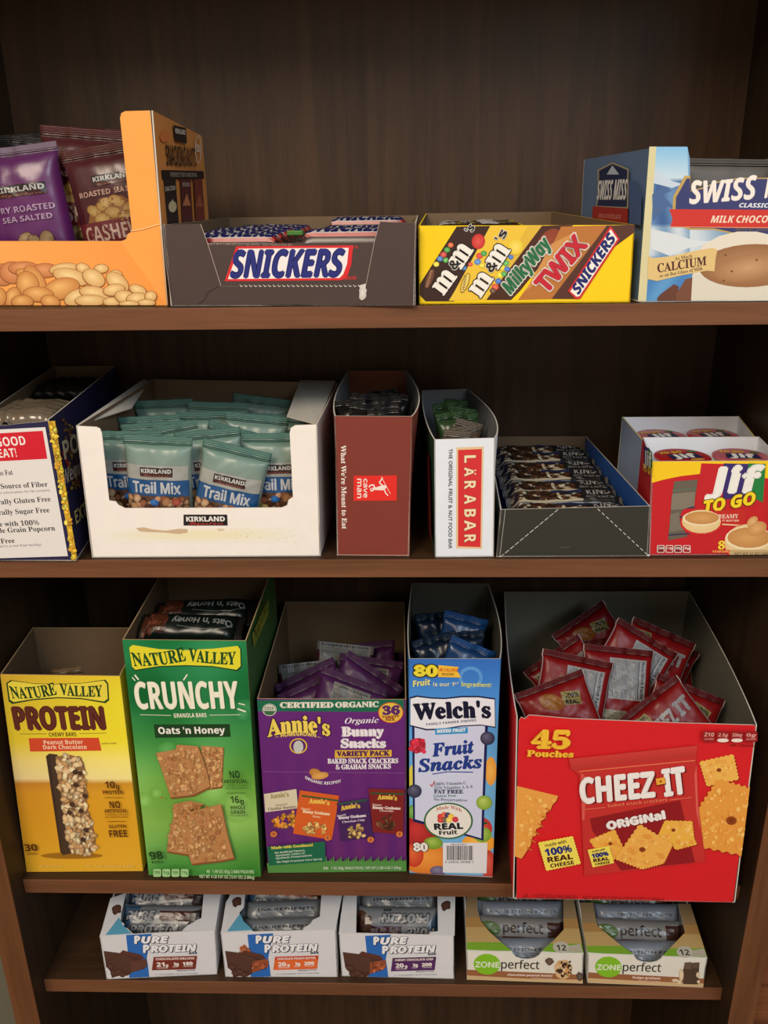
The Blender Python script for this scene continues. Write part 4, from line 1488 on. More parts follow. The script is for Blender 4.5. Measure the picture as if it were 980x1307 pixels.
W2 = (240, 236, 232)
a.text('CHEEZ', 330, 364, 606, 338, 94, W2, 'B', bold=3, shadow=((110, 16, 20), 5, 5), grow=0.0)
a.text('IT', 646, 336, 726, 324, 100, W2, 'B', bold=3, shadow=((110, 16, 20), 5, 5))
a.poly([(608, 272), (646, 266), (650, 292), (614, 298)], (110, 16, 20))
a.poly([(610, 270), (644, 264), (648, 288), (614, 294)], (236, 170, 60))
a.ell(629, 280, 4, 4, (110, 50, 20))
a.text('baked snack crackers', 430, 378, 654, 354, 12, (236, 120, 90), 'B')
a.line([(342, 386), (420, 378)], 2.5, (236, 120, 90))
a.line([(662, 350), (746, 340)], 2.5, (236, 120, 90))
a.text('ORiGiNal', 430, 462, 646, 420, 28, W2, 'B', bold=2.5)
a.group('real_cheese_badge')


def cheese(q, f):
    P_ = [(q[0] + (x - 168) * f, q[1] + (y - 488) * f) for x, y in wavy([(168, 512), (296, 488), (326, 590), (198, 616)], 10, 3)]
    a.poly(P_, (240, 220, 90))
    tt = lambda s2, x0, y0, x1, y1, h, c, fo='B', **k: a.text(s2, q[0] + (x0 - 168) * f, q[1] + (y0 - 488) * f, q[0] + (x1 - 168) * f, q[1] + (y1 - 488) * f, h * f, c, fo, **k)
    tt('made with', 194, 528, 274, 512, 12, (90, 60, 30), 'R', bold=0.4)
    tt('100%', 196, 562, 294, 545, 26, (40, 50, 120), 'B', bold=1.2)
    tt('REAL', 204, 586, 298, 572, 19, (70, 30, 26), 'B', bold=0.8)
    tt('CHEESE', 214, 606, 302, 592, 14, (70, 30, 26), 'B', bold=0.4)


cheese((168, 488), 1.0)
cheese((354, 524), 0.62)
a.group('count_lettering')
a.text('45', 142, 152, 282, 154, 62, (242, 190, 56), 'S', bold=4.0)
a.text('Pouches', 124, 184, 298, 188, 22, (242, 190, 56), 'S', bold=1.5)
a.sub()
a.text('45 - 1.5 OZ (42g) PACKAGES', 108, 719, 316, 725, 14, (84, 16, 18), 'R', shear=0.1)
a.text('NET WT 67.5 OZ (4 LB 3.5 OZ) (1.91kg)', 334, 726, 636, 733, 14, (84, 16, 18), 'R', shear=0.1)
a.group('nutrition_badges')
for k, (t_, u_) in enumerate((('210', 'CALORIES'), ('2.5g', 'SAT FAT'), ('320mg', 'SODIUM'), ('0g', 'SUGARS'))):
    x = 786 + k * 53
    a.rrect(x, 88, x + 48, 130, 8, (150, 30, 32), )
    a.text(t_, x + 6, 109, x + 42, 110, 15 if k == 0 else 12, (224, 170, 160), 'I')
    a.text(u_, x + 6, 122, x + 42, 122, 6, (220, 150, 140), 'B')
    if k in (1, 2):
        a.ell(x + 24, 124, 22, 7, (236, 224, 214))
a.text('PER 1 PACKAGE', 890, 146, 985, 148, 9, (110, 20, 24), 'B', clip=True)
a.flush(qb.front)


# ---- white protein bar cartons, fourth shelf
def protein_carton(label, TL, TR, BR, BL, crop, lidL, lidR, flav, tagc, tagc2, vals, dy=0, mirror=False, nut=False, teal=True, blob=(175, 160)):
    wh = card('soft_white', (214, 214, 218))
    A0, B0 = at_z(*BL, Z4), at_z(*BR, Z4)
    dv = B0 - A0
    dv = np.array([-dv[1], dv[0], 0]) / np.linalg.norm(dv) * 0.17
    bl_, br_ = A0 + dv, B0 + dv
    b = carton('bar_carton', label, Z4, TL, TR, BR, BL, [tuple(bl_[:2]), tuple(br_[:2])], Z4 + 0.0695, wh, GREYC, edge=WHITEC)
    a = b.art
    a.c = (*crop, 6.125)
    y = lambda v: v + dy
    a.group('blue_band')
    a.poly([(250, y(356)), (452, y(346)), (430, y(440)), (412, y(540)), (424, y(610)), (432, y(684)), (276, y(692)), (262, y(470))], (44, 104, 182), True)
    a.group('title_lettering')
    a.text('P', 320, y(424), 366, y(420), 58, (236, 236, 240), 'I', bold=3.6, shadow=((24, 30, 56), 4, 4), out=((24, 30, 56), 2))
    a.text('URE', 374, y(420), 582, y(416), 50, (236, 236, 240), 'I', bold=3.6, shadow=((24, 30, 56), 4, 4), out=((24, 30, 56), 2))
    a.text('P', 388, y(494), 436, y(490), 58, (236, 236, 240), 'I', bold=3.6, shadow=((24, 30, 56), 4, 4), out=((24, 30, 56), 2))
    a.text('ROTEIN', 446, y(490), 800, y(480), 50, (236, 236, 240), 'I', bold=3.6, shadow=((24, 30, 56), 4, 4), out=((24, 30, 56), 2))
    a.text('BAR', 742, y(506), 806, y(504), 15, (60, 70, 90), 'I', bold=0.6)
    a.group('flavour_tag')
    a.poly([(466, y(528)), (806, y(518)), (794, y(622)), (452, y(632))], tagc)
    a.poly([(466, y(528)), (806, y(518)), (803, y(546)), (462, y(556))], tagc2)
    a.text(flav, 484, y(552), 784, y(544), 15, (226, 214, 206), 'B', bold=0.6)
    a.text(vals[0], 492, y(602), 552, y(600), 30, (236, 228, 222), 'B', bold=1.5)
    a.text('g', 562, y(600), 580, y(600), 18, (236, 228, 222), 'B', bold=0.8)
    a.text('PROTEIN', 492, y(618), 576, y(616), 9, (226, 214, 206), 'B')
    a.text(vals[1], 626, y(594), 662, y(592), 22, (236, 228, 222), 'B', bold=1.2)
    a.text('SUGAR', 616, y(608), 658, y(606), 8, (226, 214, 206), 'B')
    a.text(vals[2], 696, y(592), 772, y(588), 24, (236, 228, 222), 'B', bold=1.4)
    a.text('CALORIES', 698, y(604), 772, y(602), 8, (226, 214, 206), 'B')
    a.text('Gluten Free', 650, y(640), 790, y(634), 12, (130, 130, 140), 'I')
    a.text('6 - 1.76 OZ (50g) BARS   NET WT 10.58 OZ (300g)', 480, y(668), 810, y(658), 9, (130, 130, 140), 'R')
    a.group('bar_picture')
    ch = (78, 50, 42)
    if nut:
        a.crumble([(180, y(460)), (240, y(444)), (290, y(500)), (200, y(510))], 26, [(170, 96, 64), (190, 116, 80)], 12, 20, clip=True)
    a.poly([(200, y(500)), (226, y(474)), (262, y(484)), (370, y(510)), (392, y(540)), (300, y(560))], (92, 54, 44), True)
    a.poly([(76, y(480)), (200, y(496)), (330, y(530)), (412, y(560)), (414, y(600)), (390, y(620)), (300, y(646)), (262, y(672)), (200, y(672)), (140, y(690)), (130, y(640)), (96, y(600))], ch, True)
    for k in range(9):
        a.line([(84 + k * 4, y(490 + k * 15)), (200, y(510 + k * 14)), (300 + k * 4, y(540 + k * 10))], 2.5, (112, 78, 64))
    a.poly([(290, y(560)), (412, y(540)), (412, y(602)), (286, y(650))], (150, 80, 50) if nut or mirror else (96, 62, 50), True)
    if nut or mirror:
        a.crumble([(292, y(565)), (408, y(548)), (408, y(600)), (292, y(642))], 26, [(196, 110, 72), (170, 90, 58), (120, 66, 44)], 7, 14, clip=True)
    for cx, cy in ((160, 650), (220, 660), (130, 600), (190, 640)):
        a.ell(cx, y(cy), 34, 22, (70, 44, 38), 10, (98, 66, 56), jag=0.15, clip=True)
    a.flush(b.front)
    pl = Plane(b.ftl, b.ftr - b.ftl, b.btl - b.ftl)
    for nm, P_ in (('top_flap', lidL), ('top_flap', lidR)):
        pts = [pl.w(*pl.uv(crop[0] + x / 6.125, crop[1] + yy / 6.125)) for x, yy in P_]
        slab(nm, pts, (0, 0, -1), 0.001, wh, GREYC, WHITEC, b.root, b.base)
    s_ = plane_art(b, pl, (*crop, 6.125))
    s_.lift = 0.0003
    s_.group('flap_picture')
    if teal:
        s_.poly([(60 + 30, lidL[0][1] - 10), (lidL[0][0] + 150, lidL[0][1] - 150), (lidL[0][0] + 178, lidL[0][1] - 90), (lidL[0][0] + 250, lidL[0][1] - 22)], (90, 160, 190))
    if blob:
        s_.ell(blob[0], blob[1], 34, 40, (70, 48, 40), 20, (96, 66, 54), jag=0.2)
    s_.flush(b.root)
    return b, pl


p1_, pl1 = protein_carton('white protein bar carton with brown flavour tag, leftmost on the fourth shelf', (127, 1195), (274.5, 1187.5), (277, 1243.5), (136, 1250), (120, 1135),
                          [(45, 370), (128, 70), (250, 28), (214, 180), (208, 250), (236, 270), (232, 295), (262, 306), (302, 346)], [(690, 322), (730, 282), (782, 256), (800, 240), (838, 226), (858, 28), (992, 28), (946, 314)],
                          'CHOCOLATE DELUXE', (120, 50, 40), (132, 60, 46), ('21', '3g', '180'))
p2_, pl2 = protein_carton('white protein bar carton with orange flavour tag', (281.5, 1191), (428.5, 1187), (431, 1247), (287.5, 1247), (275, 1135),
                          [(42, 342), (82, 100), (120, 40), (232, 40), (220, 140), (188, 180), (184, 240), (226, 262), (262, 312), (305, 332)], [(680, 322), (690, 300), (740, 272), (760, 240), (815, 214), (828, 40), (990, 40), (938, 314)],
                          'CHOCOLATE PEANUT BUTTER', (222, 104, 50), (196, 66, 40), ('20', '2g', '200'), dy=-2, nut=True, blob=(165, 100))
p3_, pl3 = protein_carton('white protein bar carton with purple flavour tag', (432.5, 1191), (579, 1194.5), (579.5, 1249.5), (436, 1246), (425, 1135),
                          [(45, 348), (60, 200), (90, 45), (186, 45), (182, 200), (180, 346)], [(750, 352), (760, 335), (820, 328), (816, 48), (955, 48), (950, 358)],
                          'CHEWY CHOCOLATE CHIP', (84, 44, 96), (74, 38, 84), ('20', '3g', '200'), dy=8, mirror=True, teal=False, blob=(880, 130))


# ---- snack bar cartons with a round green logo
def zone_carton(label, TL, TR, BR, BL, crop, outl, lidL, lidR, flav, pic):
    wh = card('warm_white', (222, 220, 208))
    A0, B0 = at_z(*BL, Z4), at_z(*BR, Z4)
    dv = B0 - A0
    dv = np.array([-dv[1], dv[0], 0]) / np.linalg.norm(dv) * 0.19
    bl_, br_ = A0 + dv, B0 + dv
    b = carton('bar_carton', label, Z4, TL, TR, BR, BL, [tuple(bl_[:2]), tuple(br_[:2])], Z4 + 0.050, wh, GREYC, edge=WHITEC, outline=outl, crop=(*crop, 5.765))
    a = b.art
    a.c = (*crop, 5.765)
    a.clip = [tuple(q) for q in b.q]
    d = outl[-1][1] - 638
    a.group('brown_band')
    a.poly([(62, 562 + d), (700, 590 + d * 1.3), (916, 600 + d * 1.4), (914, 640 + d * 1.4), (500, 632 + d), (60, 606 + d)], (150, 98, 62), True)
    a.poly([(60, 604 + d), (500, 628 + d), (914, 636 + d * 1.4), (912, 672 + d * 1.4), (58, 642 + d)], (204, 174, 130), True)
    a.text(flav, 360 if pic == 0 else 386, 606 + d, 694 if pic == 0 else 590, 614 + d, 15, (232, 214, 206), 'B', bold=0.4)
    a.text('NATURALLY FLAVORED', 540 if pic == 0 else 430, 626 + d, 690 if pic == 0 else 590, 634 + d, 8, (226, 200, 190), 'R')
    a.group('round_logo')
    a.ell(210, 522 + d, 98, 76, (128, 188, 40), 3, n=36)
    a.text('ZONE', 126, 542 + d, 300, 546 + d, 38, (222, 232, 200), 'R', bold=2.2)
    a.group('title_lettering')
    a.text('perfect', 314, 552 + d, 594, 558 + d, 60, (58, 54, 48), 'R', bold=0.8)
    a.group('ingredient_picture')
    if pic == 0:
        a.ell(770, 560 + d, 66, 72, (206, 170, 122), 0, (236, 212, 170), jag=0.05, clip=True)
        a.crumble([(720, 510 + d), (820, 500 + d), (830, 600 + d), (740, 620 + d)], 30, [(216, 180, 130), (190, 140, 90), (60, 42, 34)], 10, 20, clip=True)
        a.ell(670, 500 + d, 30, 26, (84, 64, 56), 10, (120, 96, 84), jag=0.15)
        a.ell(895, 610 + d, 28, 30, (80, 66, 58), 0, (110, 96, 86), jag=0.2, clip=True)
    else:
        a.poly([(770, 520), (880, 510), (876, 560), (870, 670), (760, 668), (750, 600)], (78, 62, 50), True)
        a.poly([(768, 510), (820, 505), (820, 560), (770, 556)], (104, 84, 70), True)
        a.poly([(824, 510), (880, 508), (876, 552), (826, 548)], (96, 78, 64), True)
        for cx, cy, rx, ry in ((745, 600, 18, 46), (732, 655, 16, 18), (700, 640, 26, 12), (868, 600, 14, 20), (872, 650, 12, 12)):
            a.ell(cx, cy, rx, ry, (206, 184, 150), 0, (232, 214, 184), clip=True)
    a.flush(b.front)
    pl = Plane(b.ftl, b.ftr - b.ftl, b.btl - b.ftl)
    for P_ in (lidL, lidR):
        pts = [pl.w(*pl.uv(crop[0] + x / 5.765, crop[1] + yy / 5.765)) for x, yy in P_]
        slab('top_flap', pts, (0, 0, -1), 0.001, wh, GREYC, WHITEC, b.root, b.base)
    for P_ in (lidL, lidR):
        s_ = plane_art(b, pl, (*crop, 5.765))
        s_.lift = 0.0003
        s_.clip = [tuple(pl.uv(crop[0] + x / 5.765, crop[1] + yy / 5.765)) for x, yy in P_]
        # the flap outlines are not convex: print in horizontal bands cut to width at each height
        def xr(yv):
            xs = []
            for (x0, y0), (x1, y1) in zip(P_, P_[1:] + P_[:1]):
                if (y0 > yv) != (y1 > yv):
                    xs.append(x0 + (x1 - x0) * (yv - y0) / (y1 - y0))
            return (min(xs), max(xs)) if len(xs) >= 2 else None
        ys_ = [p[1] for p in P_]
        s_.group('flap_picture')
        y0_ = min(ys_)
        top = max(ys_)
        k = y0_ + 1
        lime, tan, white = (122, 168, 50), (176, 150, 96), (196, 190, 174)
        while k < top - 2:
            e = xr(k)
            e2 = xr(min(k + 8, top - 1.5))
            if e and e2:
                fr_ = (top - k) / (top - y0_)
                c = lime if fr_ < 0.17 else (190, 160, 104) if fr_ < 0.45 else (172, 132, 78) if fr_ < 0.62 else (150, 126, 92)
                c = tuple(v * (1 + 0.05 * math.sin(k * 0.4)) for v in c)
                s_.poly([(e[0], k), (e[1], k), (e2[1], min(k + 8, top - 1.5)), (e2[0], min(k + 8, top - 1.5))], c)
            k += 8
        if P_ is lidR:
            q = P_[-1]
            s_.group('count_badge')
            cy = q[1] - 38
            s_.poly([(q[0] - 170, cy - 4), (q[0] - 24, cy - 26), (q[0] - 6, q[1] - 6), (q[0] - 160, q[1] - 4)], (186, 178, 160))
            s_.ell(q[0] - 166, cy - 2, 60, 42, (190, 186, 172), 5, n=30)
            s_.text('12', q[0] - 196, cy + 22, q[0] - 124, cy + 24, 42, (50, 46, 42), 'B')
            s_.text('BARS', q[0] - 104, cy + 22, q[0] - 32, cy + 26, 18, (170, 164, 150), 'R')
        s_.flush(b.root)
    return b, pl


z1_, plz1 = zone_carton('white snack bar carton with round green logo, under the left edge of the red carton', (595.5, 1213), (744.5, 1216.5), (743.5, 1255.5), (596, 1250.5), (585, 1140),
                        [(62, 424), (396, 431), (404, 452), (430, 474), (470, 486), (510, 489), (560, 480), (592, 460), (608, 438), (920, 443), (912, 668), (62, 638)],
                        [(62, 424), (50, 150), (60, 20), (140, 20), (140, 120), (165, 210), (230, 290), (320, 370), (396, 430)], [(608, 437), (640, 404), (700, 352), (775, 270), (772, 30), (845, 30), (920, 442)], 'chocolate peanut butter', 0)
z2_, plz2 = zone_carton('white snack bar carton with round green logo, rightmost on the fourth shelf', (750, 1216.5), (902.5, 1222.5), (897, 1260.5), (749.5, 1254.5), (740, 1140),
                        [(58, 443), (398, 456), (404, 474), (430, 498), (470, 510), (520, 514), (566, 504), (596, 484), (606, 466), (936, 476), (906, 694), (56, 658)],
                        [(58, 443), (20, 240), (0, 70), (96, 70), (120, 210), (130, 245), (220, 320), (300, 386), (398, 455)], [(606, 465), (660, 410), (775, 290), (740, 150), (726, 80), (812, 80), (936, 476)], 'fudge graham', 1)


# ------------------------------------------------------------------ wrapped bars and pouches
def crimp_mat(key, rough=0.3):
    if key in MATS:
        return MATS[key]
    m = mat(key, rough=rough, spec=0.5, attr=True, vary=0.04, scale=120)
    nt = m.node_tree
    b = nt.nodes['Principled BSDF']
    tc = nt.nodes.new('ShaderNodeTexCoord')
    wv = nt.nodes.new('ShaderNodeTexWave')
    wv.bands_direction = 'Z' if key.endswith('v') else 'X'
    wv.inputs['Scale'].default_value = 170
    bp = nt.nodes.new('ShaderNodeBump')
    bp.inputs['Strength'].default_value = 0.7
    bp.inputs['Distance'].default_value = 0.0012
    nt.links.new(tc.outputs['Object'], wv.inputs['Vector'])
    nt.links.new(wv.outputs['Fac'], bp.inputs['Height'])
    nt.links.new(bp.outputs[0], b.inputs['Normal'])
    return m


class Wrap:
    """a sealed film pouch: pillow shaped, flat crimped seals at both ends (seal='v') or left and right (seal='u')"""

    def __init__(s, w, h, T, seal='v', crimp=0.007, rise=0.03, m=2.6, wr=0.0012, seed=1, bend=0.0, twist=0.0, creases=5):
        s.w, s.h, s.T, s.seal, s.c, s.rise, s.m, s.bend, s.twist = w, h, T, seal, crimp, rise, m, bend, twist
        r = random.Random(seed)
        s.waves = [(r.uniform(40, 160) * r.choice((-1, 1)), r.uniform(40, 160), r.uniform(0, 6.3), wr * r.uniform(0.3, 1)) for _ in range(creases)]
        s.ew = [(r.uniform(150, 420), r.uniform(0, 6.3)) for _ in range(3)]
        s.wr = wr

    def S(s, a, b, side, lift=0.0):
        a, b = np.asarray(a, float), np.asarray(b, float)
        x, z = (a - 0.5) * s.w, (b - 0.5) * s.h
        al, ll, ac = (b, s.h, a) if s.seal == 'v' else (a, s.w, b)
        q = np.clip((np.minimum(al, 1 - al) * ll - s.c) / s.rise, 0, 1)
        g = np.sqrt(np.clip(1 - (1 - q) ** 2, 0, 1))
        p = np.sqrt(np.clip(1 - np.abs(2 * ac - 1) ** s.m, 0, 1))
        body = g * p
        wv = 0
        for kx, kz, ph, am in s.waves:
            wv = wv + am * (1 - np.abs(np.sin(kx * x + kz * z + ph))) ** 2
        xx = x if s.seal == 'v' else z
        ed = 0
        for k, ph in s.ew:
            ed = ed + np.sin(k * xx + ph) * s.wr * 0.5
        y = -side * (s.T / 2 * body * (1 - 0.0) + wv * body * 0.9) - side * 0.0002 + ed * (1 - g * 0.7)
        y = y + s.bend * (al - 0.5) ** 2 * 4 + s.twist * (a - 0.5) * (b - 0.5)
        shrink = 1 - 0.05 * body
        if s.seal == 'v':
            x = x * (1 - 0.06 * g)
        else:
            z = z * (1 - 0.06 * g)
        return np.stack([x, y - side * lift, z], -1)

    def nodes(s, nx, ny):
        f = s.c / (s.h if s.seal == 'v' else s.w)
        al = np.concatenate([np.linspace(0, f, 3), np.linspace(f, 1 - f, ny + 1)[1:], np.linspace(1 - f, 1, 3)[1:]])
        ac = np.linspace(0, 1, nx + 1)
        s.na, s.nb = (ac, al) if s.seal == 'v' else (al, ac)
        A, B = np.meshgrid(s.na, s.nb)
        s.grid = s.S(A, B, 1)

    def Sg(s, a, b, lift):
        a, b = np.clip(a, 0, 1), np.clip(b, 0, 1)
        i = np.clip(np.searchsorted(s.na, a) - 1, 0, len(s.na) - 2)
        j = np.clip(np.searchsorted(s.nb, b) - 1, 0, len(s.nb) - 2)
        fa = ((a - s.na[i]) / (s.na[i + 1] - s.na[i]))[:, None]
        fb = ((b - s.nb[j]) / (s.nb[j + 1] - s.nb[j]))[:, None]
        p = (s.grid[j, i] * (1 - fa) + s.grid[j, i + 1] * fa) * (1 - fb) + (s.grid[j + 1, i] * (1 - fa) + s.grid[j + 1, i + 1] * fa) * fb
        p[:, 1] -= lift
        return p

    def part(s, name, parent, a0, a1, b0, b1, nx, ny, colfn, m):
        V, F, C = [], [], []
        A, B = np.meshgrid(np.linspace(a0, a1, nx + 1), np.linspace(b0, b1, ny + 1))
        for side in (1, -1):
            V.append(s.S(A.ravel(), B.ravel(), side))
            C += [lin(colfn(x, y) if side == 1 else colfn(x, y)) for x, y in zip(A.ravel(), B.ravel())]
        n1 = (nx + 1) * (ny + 1)
        for j in range(ny):
            for i in range(nx):
                k = j * (nx + 1) + i
                F.append((k, k + 1, k + nx + 2, k + nx + 1))
                F.append((n1 + k, n1 + k + nx + 1, n1 + k + nx + 2, n1 + k + 1))
        per = [i for i in range(nx + 1)] + [j * (nx + 1) + nx for j in range(1, ny + 1)] + [ny * (nx + 1) + i for i in range(nx - 1, -1, -1)] + [j * (nx + 1) for j in range(ny - 1, 0, -1)]
        for p, q in zip(per, per[1:] + per[:1]):
            F.append((p, p + n1, q + n1, q))
        me = mesh(name, np.concatenate(V), F, [m], smooth=True, cols=np.array(C))
        return link(name, me, parent)


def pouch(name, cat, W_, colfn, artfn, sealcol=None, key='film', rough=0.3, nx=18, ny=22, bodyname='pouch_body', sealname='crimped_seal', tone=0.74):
    """one pouch thing with body, two crimped seals and its print; returned unplaced"""
    root = empty(name, 'unplaced', cat, (0, 0, 0))
    mm_ = mat(key, rough=rough, spec=0.3 if 'red' in key or 'purple' in key else 0.5, attr=True, vary=0.04, scale=120)
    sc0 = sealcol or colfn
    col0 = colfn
    colfn = lambda x, y: tuple(v * tone for v in col0(x, y))  # tone darkens film and print, standing in for shade inside the cartons
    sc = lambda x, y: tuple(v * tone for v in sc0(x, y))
    cm = crimp_mat('crimp_' + key + '_' + W_.seal, rough)
    if W_.seal == 'v':
        f = W_.c / W_.h
        W_.part(bodyname, root, 0, 1, f, 1 - f, nx, ny, colfn, mm_)
        W_.part(sealname, root, 0, 1, 1 - f, 1, nx, 2, sc, cm)
        W_.part(sealname, root, 0, 1, 0, f, nx, 2, sc, cm)
    else:
        f = W_.c / W_.w
        W_.part(bodyname, root, f, 1 - f, 0, 1, ny, nx, colfn, mm_)
        W_.part(sealname, root, 0, f, 0, 1, 2, nx, sc, cm)
        W_.part(sealname, root, 1 - f, 1, 0, 1, 2, nx, sc, cm)
    if artfn:
        W_.nodes(nx, ny)
        a = Art(lambda x, y: (x / 1000, W_.h - y / 1000), lambda u, v, l: W_.Sg(u / W_.w, v / W_.h, l), lift=0.0006, cut=(W_.na * W_.w, W_.nb * W_.h), m=mm_,
                clip=[(0.0005, 0.0005), (W_.w - 0.0005, 0.0005), (W_.w - 0.0005, W_.h - 0.0005), (0.0005, W_.h - 0.0005)], seed=3)
        artfn(a)
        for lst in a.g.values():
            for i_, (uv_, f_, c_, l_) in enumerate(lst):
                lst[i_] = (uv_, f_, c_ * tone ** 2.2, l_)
        a.flush(root)
    root['_h'] = W_.h
    return root


USED = set()


def dup(root):
    r = root.copy()
    COL.objects.link(r)
    for ch in root.children:
        c = ch.copy()
        COL.objects.link(c)
        c.parent = r
        for g_ in ch.children:
            d = g_.copy()
            COL.objects.link(d)
            d.parent = c
    return r


def put(proto, label, px, py, Y, roll=0, pitch=0, yaw=0, anchor='top', group=None, scale=1.0, mirror=False):
    """set a pouch or a copy of it so that its top middle (or centre) lies at depth Y on the sight line of a photograph point"""
    if proto.name in USED:
        o = dup(proto)
    else:
        o = proto
    USED.add(proto.name)
    M_ = Matrix.Rotation(R(yaw), 3, 'Z') @ Matrix.Rotation(R(-pitch), 3, 'X') @ Matrix.Rotation(R(-roll), 3, 'Y')
    P_ = Vector(at_y(px, py, Y))
    if anchor == 'top':
        P_ = P_ - M_ @ Vector((0, 0, proto['_h'] / 2 * scale))
    o.location = P_
    o.rotation_euler = M_.to_euler()
    o.scale = (scale, scale, scale)
    o['label'] = label
    if group:
        o['group'] = group
    return o


def setdown(proto, label, loc, roll=0, pitch=0, yaw=0, group=None, scale=1.0):
    o = dup(proto) if proto.name in USED else proto
    USED.add(proto.name)
    M_ = Matrix.Rotation(R(yaw), 3, 'Z') @ Matrix.Rotation(R(-pitch), 3, 'X') @ Matrix.Rotation(R(-roll), 3, 'Y')
    o.location = loc
    o.rotation_euler = M_.to_euler()
    o.scale = (scale, scale, scale)
    o['label'] = label
    if group:
        o['group'] = group
    return o

WHT = (232, 228, 222)


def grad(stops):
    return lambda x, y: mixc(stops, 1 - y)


def badge(a, x0, y0, x1, y1, word='KIRKLAND'):
    a.group('badge')
    a.rect(x0, y0, x1, y1, (42, 34, 34), True)
    a.rect(x0, y0 + (y1 - y0) * 0.66, x1, y1, (84, 44, 40), True)
    a.text(word, x0 + 1.5, y0 + (y1 - y0) * 0.58, x1 - 1.5, y0 + (y1 - y0) * 0.58, (y1 - y0) * 0.42, WHT, 'B', bold=0.15, clip=True)
    a.text('Signature', x0 + 4, y1 - 0.6, x1 - 4, y1 - 0.6, (y1 - y0) * 0.2, (200, 120, 100), 'C')


# ---- nut bags (orange carton)
def purple_nuts(a):
    a.group('seal_edge')
    a.rect(0, 0, 82, 5, (150, 128, 150), True)
    badge(a, 20, 33, 70, 43)
    a.group('variety_lettering')
    a.text('DRY ROASTED', 16, 56, 74, 56, 5, (214, 176, 214), 'B', bold=0.1)
    a.text('SEA SALTED', 22, 64, 70, 64, 4.6, (214, 176, 214), 'B', bold=0.1)
    a.group('nut_picture')
    for x, y, rx, ry, ro in ((40, 78, 7, 4, -20), (48, 84, 6.5, 8, 0), (60, 82, 6.5, 8, 20), (66, 90, 5, 7, 10), (34, 84, 4, 3, 0), (30, 90, 6, 3.4, 0), (40, 92, 5, 5, 0), (22, 88, 5, 4, 0), (52, 95, 7, 4, 0)):
        a.ell(x, y, rx + .6, ry + .6, (96, 60, 60), ro, clip=True)
        a.ell(x, y, rx, ry, (176, 138, 96), ro, (212, 180, 132), clip=True)


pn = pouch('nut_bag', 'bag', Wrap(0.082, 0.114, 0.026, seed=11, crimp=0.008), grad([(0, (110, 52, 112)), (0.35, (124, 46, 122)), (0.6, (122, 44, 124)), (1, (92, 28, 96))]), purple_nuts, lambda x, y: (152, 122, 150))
put(pn, 'purple nut bag leaning at the left end of the orange carton', 17, 187, 0.068, roll=6, pitch=2, group='nut bags in the orange carton')


def cashews(a):
    badge(a, 26, 26, 66, 35)
    a.group('variety_lettering')
    a.text('ROASTED', 10, 43, 42, 43, 4.4, (226, 180, 160), 'B', bold=0.1)
    a.text('SEA SALT', 46, 43, 70, 43, 4.4, (226, 180, 160), 'B', bold=0.1)
    a.group('nut_picture')
    a.poly([(16, 58), (30, 46), (52, 46), (66, 56), (70, 66), (12, 66)], (170, 110, 50), True)
    for x, y, ro in ((22, 56, 30), (33, 51, -20), (46, 50, 20), (58, 57, -10), (40, 59, 10), (28, 63, 0), (52, 64, 10)):
        a.ell(x, y, 8.4, 5.2, (150, 96, 44), ro, clip=True)
        a.ell(x, y, 7.6, 4.6, (206, 156, 80), ro, (232, 194, 120), clip=True)
    a.rect(0, 65, 80, 85, (128, 42, 44), True)
    a.text('CASHEWS', 7, 82, 72, 82, 13.5, (226, 190, 170), 'B')
    a.group('window_picture')
    a.rect(0, 85, 80, 108, (120, 90, 56), True)
    a.crumble([(2, 87), (78, 87), (78, 107), (2, 107)], 50, [(196, 160, 104), (178, 140, 86), (210, 178, 124)], 4, 6.5, clip=True, asp=0.7)


cw = pouch('nut_bag', 'bag', Wrap(0.080, 0.118, 0.024, seed=5, crimp=0.010), grad([(0, (96, 44, 46)), (0.3, (90, 36, 40)), (0.5, (84, 22, 26)), (1, (96, 30, 32))]), cashews, lambda x, y: (112, 60, 58))
put(cw, 'maroon cashew bag standing upright against the middle of the orange carton', 106, 163, 0.090, roll=-5, pitch=2, group='nut bags in the orange carton')
put(cw, 'maroon cashew bag tilted behind the tall front corner of the orange carton', 134, 184, 0.056, roll=8, pitch=2, group='nut bags in the orange carton', scale=0.97)
put(cw, 'maroon cashew bag mostly hidden behind the two other cashew bags', 150, 165, 0.118, roll=-3, pitch=2, group='nut bags in the orange carton')
bk = pouch('nut_bag', 'bag', Wrap(0.080, 0.118, 0.022, seed=7, crimp=0.008), grad([(0, (40, 38, 40)), (1, (30, 26, 30))]), lambda a: badge(a, 22, 33, 62, 42), lambda x, y: (58, 56, 56))
put(bk, 'black nut bag standing between the purple and the maroon bags', 64, 176, 0.122, roll=-5, pitch=2, group='nut bags in the orange carton')
put(bk, 'black nut bag behind the purple bag, its top edge showing', 36, 170, 0.150, roll=2, pitch=2, group='nut bags in the orange carton')

# ---- candy bars (dark carton)
NB_ = (34, 40, 110)


def snick(a):
    a.group('red_border')
    a.poly([(10, 3), (94, 3), (88, 27), (4, 27)], (200, 44, 44), True)
    a.poly([(12, 5), (91, 5), (86, 25.5), (7, 25.5)], (226, 222, 220), True)
    a.group('title_lettering')
    a.text('SNICKERS', 10, 24, 86, 24, 17.5, NB_, 'B', shear=0.25, bold=0.7)


